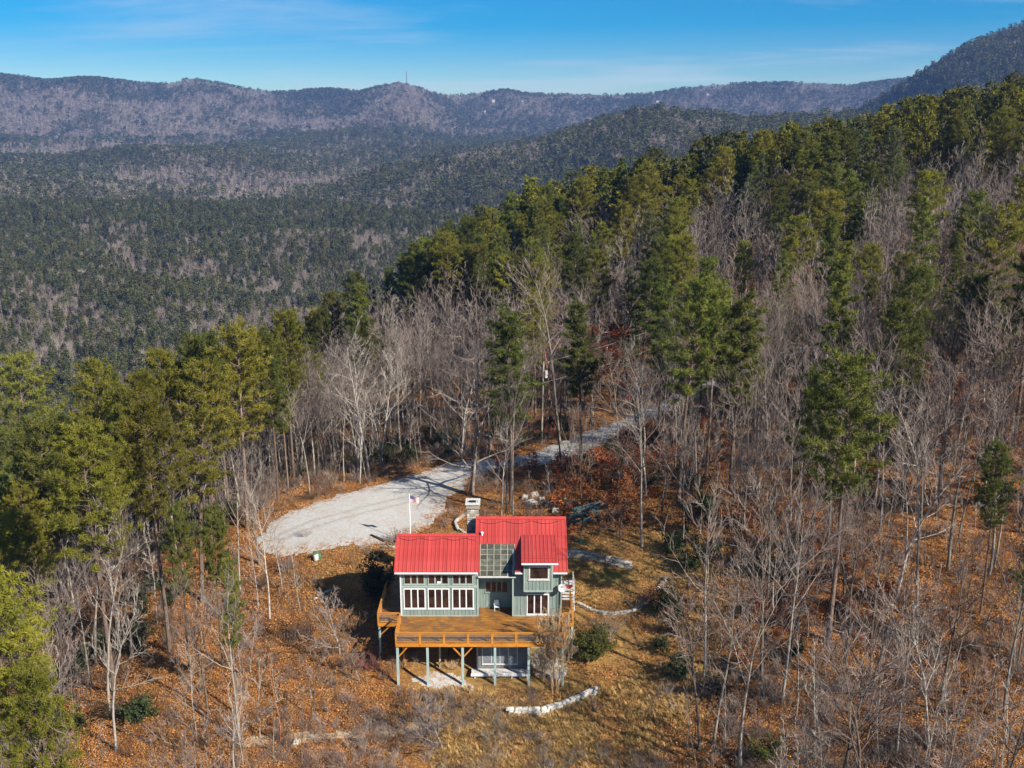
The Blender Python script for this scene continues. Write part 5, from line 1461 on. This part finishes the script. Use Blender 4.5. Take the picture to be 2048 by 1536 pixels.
# ---------------- undergrowth near the house
def ground_pts(n, x0, x1, y0, y1, rng, f):
    X = rng.uniform(x0, x1, n); Y = rng.uniform(y0, y1, n); k = (np.abs(np.arctan2(X, Y)) < radians(32)) & f(X, Y)
    X, Y = X[k], Y[k]; return X, Y, H(X, Y)
def house_free(X, Y, m_=.0): return ~((X > -13.6 - m_) & (X < 6.3 + m_) & (Y > 89.0) & (Y < 101)) & ~((X > -11.2) & (X < 5.1) & (Y > 85.4) & (Y < 101))
def scatter(name, X, Y, Z, meshes, smin, smax, rng, label, tilt=.08, dz=0):
    n = len(X); s_ = rng.uniform(smin, smax, n)
    instancer(name, np.stack([X, Y, Z + dz], -1), np.stack([rng.normal(0, tilt, n), rng.normal(0, tilt, n), rng.uniform(0, 6.28, n)], -1), np.stack([s_ * rng.uniform(.8, 1.3, n), s_ * rng.uniform(.8, 1.3, n), s_], -1), rng.integers(0, len(meshes), n), meshes, label)
BR = [shrub(600 + k, 1.6, 12, 7, .016, .7).mesh('brush', [MAT['brush_brown' if k % 2 else 'twig_grey'], MAT['rust_leaf']]) for k in range(4)]
rg = np.random.default_rng(61)
X, Y, Z = ground_pts(11000, -75, 110, 60, 190, rg, lambda X, Y: house_free(X, Y, 1) & (dist_poly(X, Y, PADC) < -.6) & (rg.random(X.shape) < np.clip(.35 + .9 * fbm(X / 9, Y / 9, 611, 3) + .45 * (np.hypot(X, Y) > 125), .02, 1) * (1 - .55 * yard_mask(X, Y))))
scatter('brush', X, Y, Z, BR, .5, 1.5, rg, ('twiggy grey and brown undergrowth over the leaf litter', 'undergrowth'))
# foreground thicket below the deck
X, Y, Z = ground_pts(2600, -22, 45, 62, 84, rg, lambda X, Y: ((X < 3) | (X > 13) | (Y < 77)) & (rg.random(X.shape) < np.clip(.35 + fbm(X / 4, Y / 4, 621, 2), 0, 1)))
GT = [shrub(640 + k, 1.7, 16, 9, .012, 1.1).mesh('thicket', [MAT['twig_grey'], MAT['rust_leaf']]) for k in range(3)] + [shrub(645, 1.5, 16, 9, .012, 1.0).mesh('thicket', [MAT['twig_pale'], MAT['rust_leaf']])]
scatter('thicket', X, Y, Z, GT, .5, 1.1, rg, ('grey brown twiggy thicket along the bottom edge of the slope', 'thicket'))
# rust leaves clinging to low saplings
RL = [shrub(660 + k, 2.2, 8, 7, .014, .8, 5, .13).mesh('leafy_brush', [MAT['brush_brown'], MAT['rust_leaf']]) for k in range(2)]
X, Y, Z = ground_pts(900, 5, 70, 84, 160, rg, lambda X, Y: house_free(X, Y, 2) & (dist_poly(X, Y, PADC) < -1) & (fbm(X / 8, Y / 8, 631, 2) > .12) & (yard_mask(X, Y) < .3))
scatter('leafy_brush', X, Y, Z, RL, .5, 1.2, rg, ('low brush still holding rust brown leaves on the right slope', 'undergrowth'))
RH = [shrub(670 + k, 2.4, 12, 8, .02, 1.0, 7, .13).mesh('rhododendron', [MAT['bark_dark'], MAT['rhodo_leaf']]) for k in range(3)]
X, Y, Z = ground_pts(1100, -60, 60, 75, 200, rg, lambda X, Y: ((Y > 141) & (X < 3) & (X > -26) & (Y < 165) | (fbm(X / 7, Y / 7, 641, 2) > .30) & ((Y > 140) | (X > 14)) | (X < -32) & (fbm(X / 6, Y / 6, 651, 2) > .2)) & (dist_poly(X, Y, PADC) < -2))
scatter('evergreen_understory', X, Y, Z, RH, .6, 1.3, rg, ('dark evergreen understory bushes below the bare trees behind the gravel', 'undergrowth'))
# dry golden grass
def grass(seed, n=26, h=.55, mats=None, w=.022):
    rs = random.Random(seed); mb = MB()
    for i in range(n):
        a = rs.uniform(0, 6.28); r_ = rs.uniform(0, .22); b = Vector((cos(a) * r_, sin(a) * r_, -.03)); d = Vector((cos(a) * rs.uniform(.1, .8), sin(a) * rs.uniform(.1, .8), 1)).normalized(); L = h * rs.uniform(.5, 1.2)
        mid_ = b + d * L * .6; tip = mid_ + (d + Vector((cos(a) * .6, sin(a) * .6, -.25))).normalized() * L * .45; s_ = Vector((-sin(a), cos(a), 0)) * w
        mb.quad(b - s_, b + s_, mid_ + s_ * .7, mid_ - s_ * .7); mb.tri(mid_ - s_ * .7, mid_ + s_ * .7, tip)
    return mb
MAT['dry_grass'] = simple('dry_grass', (.30, .17, .05), (.62, .42, .17), 1.5, .9, .1, rndamt=.35)
MAT['moss_grass'] = simple('green_grass', (.10, .14, .02), (.22, .26, .05), 1.5, .9, .1, rndamt=.3)
GM = [grass(700 + k).mesh('grass', MAT['dry_grass']) for k in range(4)] + [grass(710, h=.35).mesh('grass', MAT['moss_grass'])]
X, Y, Z = ground_pts(60000, -26, 30, 66, 112, rg, lambda X, Y: house_free(X, Y) & (dist_poly(X, Y, PADC) < -.2) & (rg.random(X.shape) < yard_mask(X, Y) * np.clip(.35 + 1.4 * fbm(X / 3, Y / 3, 661, 3) + .35 * ((Y < 85.5) & (X > -6)), .03, 1)))
n = len(X); gv = rg.integers(0, 4, n); gv = np.where(rg.random(n) < .05, 4, gv); s_ = rg.uniform(.45, 1.25, n) * np.where(Y < 86, 1.1, .6)
instancer('dry_grass', np.stack([X, Y, Z], -1), np.stack([rg.normal(0, .1, n), rg.normal(0, .1, n), rg.uniform(0, 6.28, n)], -1), np.stack([s_, s_, s_], -1), gv, GM, ('tufts of dry golden grass over the yard and bank around the deck', 'grass'))
# fallen leaves: clusters of small curled leaves
def leaves(seed, n=70):
    rs = random.Random(seed); mb = MB()
    for i in range(n):
        c = Vector((rs.uniform(-.75, .75), rs.uniform(-.75, .75), rs.uniform(.015, .11))); a = Vector((rs.gauss(0, 1), rs.gauss(0, 1), rs.gauss(0, .35))).normalized() * rs.uniform(.035, .075)
        b = a.cross(Vector((rs.gauss(0, .4), rs.gauss(0, .4), 1))).normalized() * rs.uniform(.022, .05); k = Vector((0, 0, rs.uniform(0, .04)))
        mb.quad(c - a + k, c - b, c + a + k, c + b, i % 3)
    return mb
lm = [simple('leaf_orange', (.42, .15, .025), (.64, .27, .06), 4, .8, .2, rndamt=.3), simple('leaf_tan', (.36, .19, .08), (.58, .36, .18), 4, .8, .2, rndamt=.3), simple('leaf_brown', (.13, .05, .02), (.30, .12, .04), 4, .8, .2, rndamt=.3)]
LM = [leaves(720 + k).mesh('leaves', lm) for k in range(5)]
X, Y, Z = ground_pts(42000, -60, 75, 62, 150, rg, lambda X, Y: house_free(X, Y) & ((dist_poly(X, Y, PADC) < .4) | (dist_poly(X, Y, PADC) < 1.6) & (rg.random(X.shape) < .25)) & (rg.random(X.shape) < .75 + .9 * fbm(X / 4, Y / 4, 671, 3) - .6 * (np.hypot(X, Y) > 120) - .35 * yard_mask(X, Y)))
scatter('fallen_leaves', X, Y, Z, LM, .8, 1.3, rg, ('orange and tan fallen leaves covering the forest floor around the house', 'leaf litter'), .10, .01)
# saplings: thin stems everywhere on the slopes
SPM = [joined(*bare_tree(740 + k, 8, .045, 8, 4, 3, start=.3, spread=.55, limblen=.22, tw=.010), ['bark_grey', 'bark_pale', 'bark_dark'][k % 3], ['twig_pale' if k % 3 == 1 else 'twig_grey']) for k in range(6)]
X, Y, Z = ground_pts(2000, -60, 90, 60, 170, rg, lambda X, Y: house_free(X, Y, 6) & (dist_poly(X, Y, PADC) < -2) & (yard_mask(X, Y) < .25) & ~((np.abs(X + 3) < 16) & (Y > 90) & (Y < 112)) & ((np.abs(X + 4) > 13) | (Y > 120)) & (rg.random(X.shape) < .40 + .5 * (X > 14)))
scatter('sapling_thicket', X, Y, Z, SPM, .45, 1.25, rg, ('countless thin leafless saplings between the larger trunks', 'undergrowth'), .07)

# individually placed shrubs
def shrub_px(name, px, py, h, label, cat, **k):
    x, y, z = hit(px, py); t = thing(name, label, cat, (x, y, z))
    T = shrub(int(px), h, **{a: b for a, b in k.items() if a not in ('mats', 'wide')})
    n0 = [i for i in range(len(T.f)) if T.m[i] == 0]
    A_ = MB(); B_ = MB()
    for f, mi in zip(T.f, T.m):
        q = A_ if mi == 0 else B_; o_ = len(q.v); q.v += [T.v[i] for i in f]; q.f.append(tuple(range(o_, o_ + len(f)))); q.m.append(0)
    A_.build('stems', MAT[k['mats'][0]], t)
    if B_.f: B_.build('foliage', MAT[k['mats'][1]], t)
    t.scale = (k.get('wide', 1),) * 2 + (1,)
    return t
shrub_px('evergreen_shrub', 1192, 1318, 3.6, 'bushy yellow-green shrub right of the deck', 'shrub', stems=46, twigs=12, spread=1.0, leaf=9, leafsize=.10, mats=('bark_dark', 'bush_leaf'), r=.02)
shrub_px('evergreen_shrub', 748, 1205, 4.6, 'dark narrow evergreen shrub in the shade left of the side deck', 'shrub', stems=40, twigs=12, spread=.45, leaf=8, leafsize=.12, mats=('bark_dark', 'rhodo_leaf'), r=.03)
shrub_px('twiggy_shrub', 1215, 1285, 3.4, 'leafless upright twiggy shrub standing behind the yellow-green one', 'shrub', stems=30, twigs=8, spread=.7, mats=('twig_pale', 'rust_leaf'), r=.014)
shrub_px('twiggy_shrub', 745, 1335, 1.8, 'reddish stemmed low shrub beside the left deck post', 'shrub', stems=40, twigs=9, spread=1.3, mats=('twig_red', 'rust_leaf'), r=.012, wide=1.6)
shrub_px('twiggy_shrub', 905, 1338, 1.1, 'rounded tan shrub under the middle of the deck', 'shrub', stems=40, twigs=7, spread=1.0, mats=('bark_tan', 'rust_leaf'), r=.009, wide=1.3)
shrub_px('twiggy_shrub', 806, 1335, 1.3, 'rust coloured shrub behind the leftmost deck post', 'shrub', stems=30, twigs=7, spread=.7, mats=('bark_tan', 'rust_leaf'), r=.009)
shrub_px('twiggy_shrub', 1065, 1350, 2.2, 'grey-brown bare shrub in front of the lower room', 'shrub', stems=36, twigs=10, spread=.9, mats=('twig_grey', 'rust_leaf'), r=.011)
shrub_px('twiggy_shrub', 1310, 1215, 2.6, 'dark red twiggy shrub at the end of the curved stone edging', 'shrub', stems=34, twigs=9, spread=.9, leaf=2, leafsize=.09, mats=('twig_red', 'rust_leaf'), r=.012)
shrub_px('twiggy_shrub', 610, 1075, 1.6, 'pale twiggy shrub on the lower edge of the gravel parking area', 'shrub', stems=26, twigs=8, spread=1.0, mats=('twig_pale', 'rust_leaf'), r=.010)
shrub_px('evergreen_shrub', 1530, 1525, 2.4, 'small yellow-green shrub at the bottom right foreground', 'shrub', stems=24, twigs=9, spread=1.0, leaf=8, leafsize=.09, mats=('bark_dark', 'bush_leaf'), r=.014)
shrub_px('evergreen_shrub', 283, 1440, 2.6, 'dark green low shrub at the foot of the tall left pine', 'shrub', stems=24, twigs=9, spread=1.3, leaf=7, leafsize=.13, mats=('bark_dark', 'rhodo_leaf'), r=.016)
# fallen logs
for k, (pa, pb, lb) in enumerate([((770, 1085), (742, 1072), 'short split stump log beside the flagpole'), ((1500, 1370), (1420, 1310), 'fallen log in the leaves of the right foreground'), ((300, 1490), (215, 1455), 'dark fallen log near the bottom left'),
                                  ((1660, 1500), (1590, 1440), 'fallen pale log at the bottom right'), ((1560, 1040), (1500, 1010), 'fallen dark log on the shaded right slope')]):
    a = Vector(hit(*pa)) + Vector((0, 0, .12)); b = Vector(hit(*pb)) + Vector((0, 0, .14)); mb = MB(); m_ = (a + b) / 2 + Vector((0, 0, .03))
    mb.tube([a, m_, b], [.17, .15, .11], 7); o = mb.build('fallen_log', MAT['bark_grey' if k % 2 else 'bark_dark'], None, True); tag(o, lb, 'log')

# ------------------------------------------------------------------ air
mb = MB(); mb.box(-4600, 4600, -400, 5900, -420, 520)
hz = mb.build('haze', [], None, kind='stuff')
m = bpy.data.materials.new('air'); m.use_nodes = True; nt = m.node_tree
for n_ in list(nt.nodes): nt.nodes.remove(n_)
vo = nt.nodes.new('ShaderNodeVolumePrincipled'); oo = nt.nodes.new('ShaderNodeOutputMaterial')
vo.inputs['Color'].default_value = (.24, .45, 1.0, 1); vo.inputs['Density'].default_value = .000072; vo.inputs['Anisotropy'].default_value = .0
nt.links.new(vo.outputs[0], oo.inputs['Volume']); hz.data.materials.append(m)
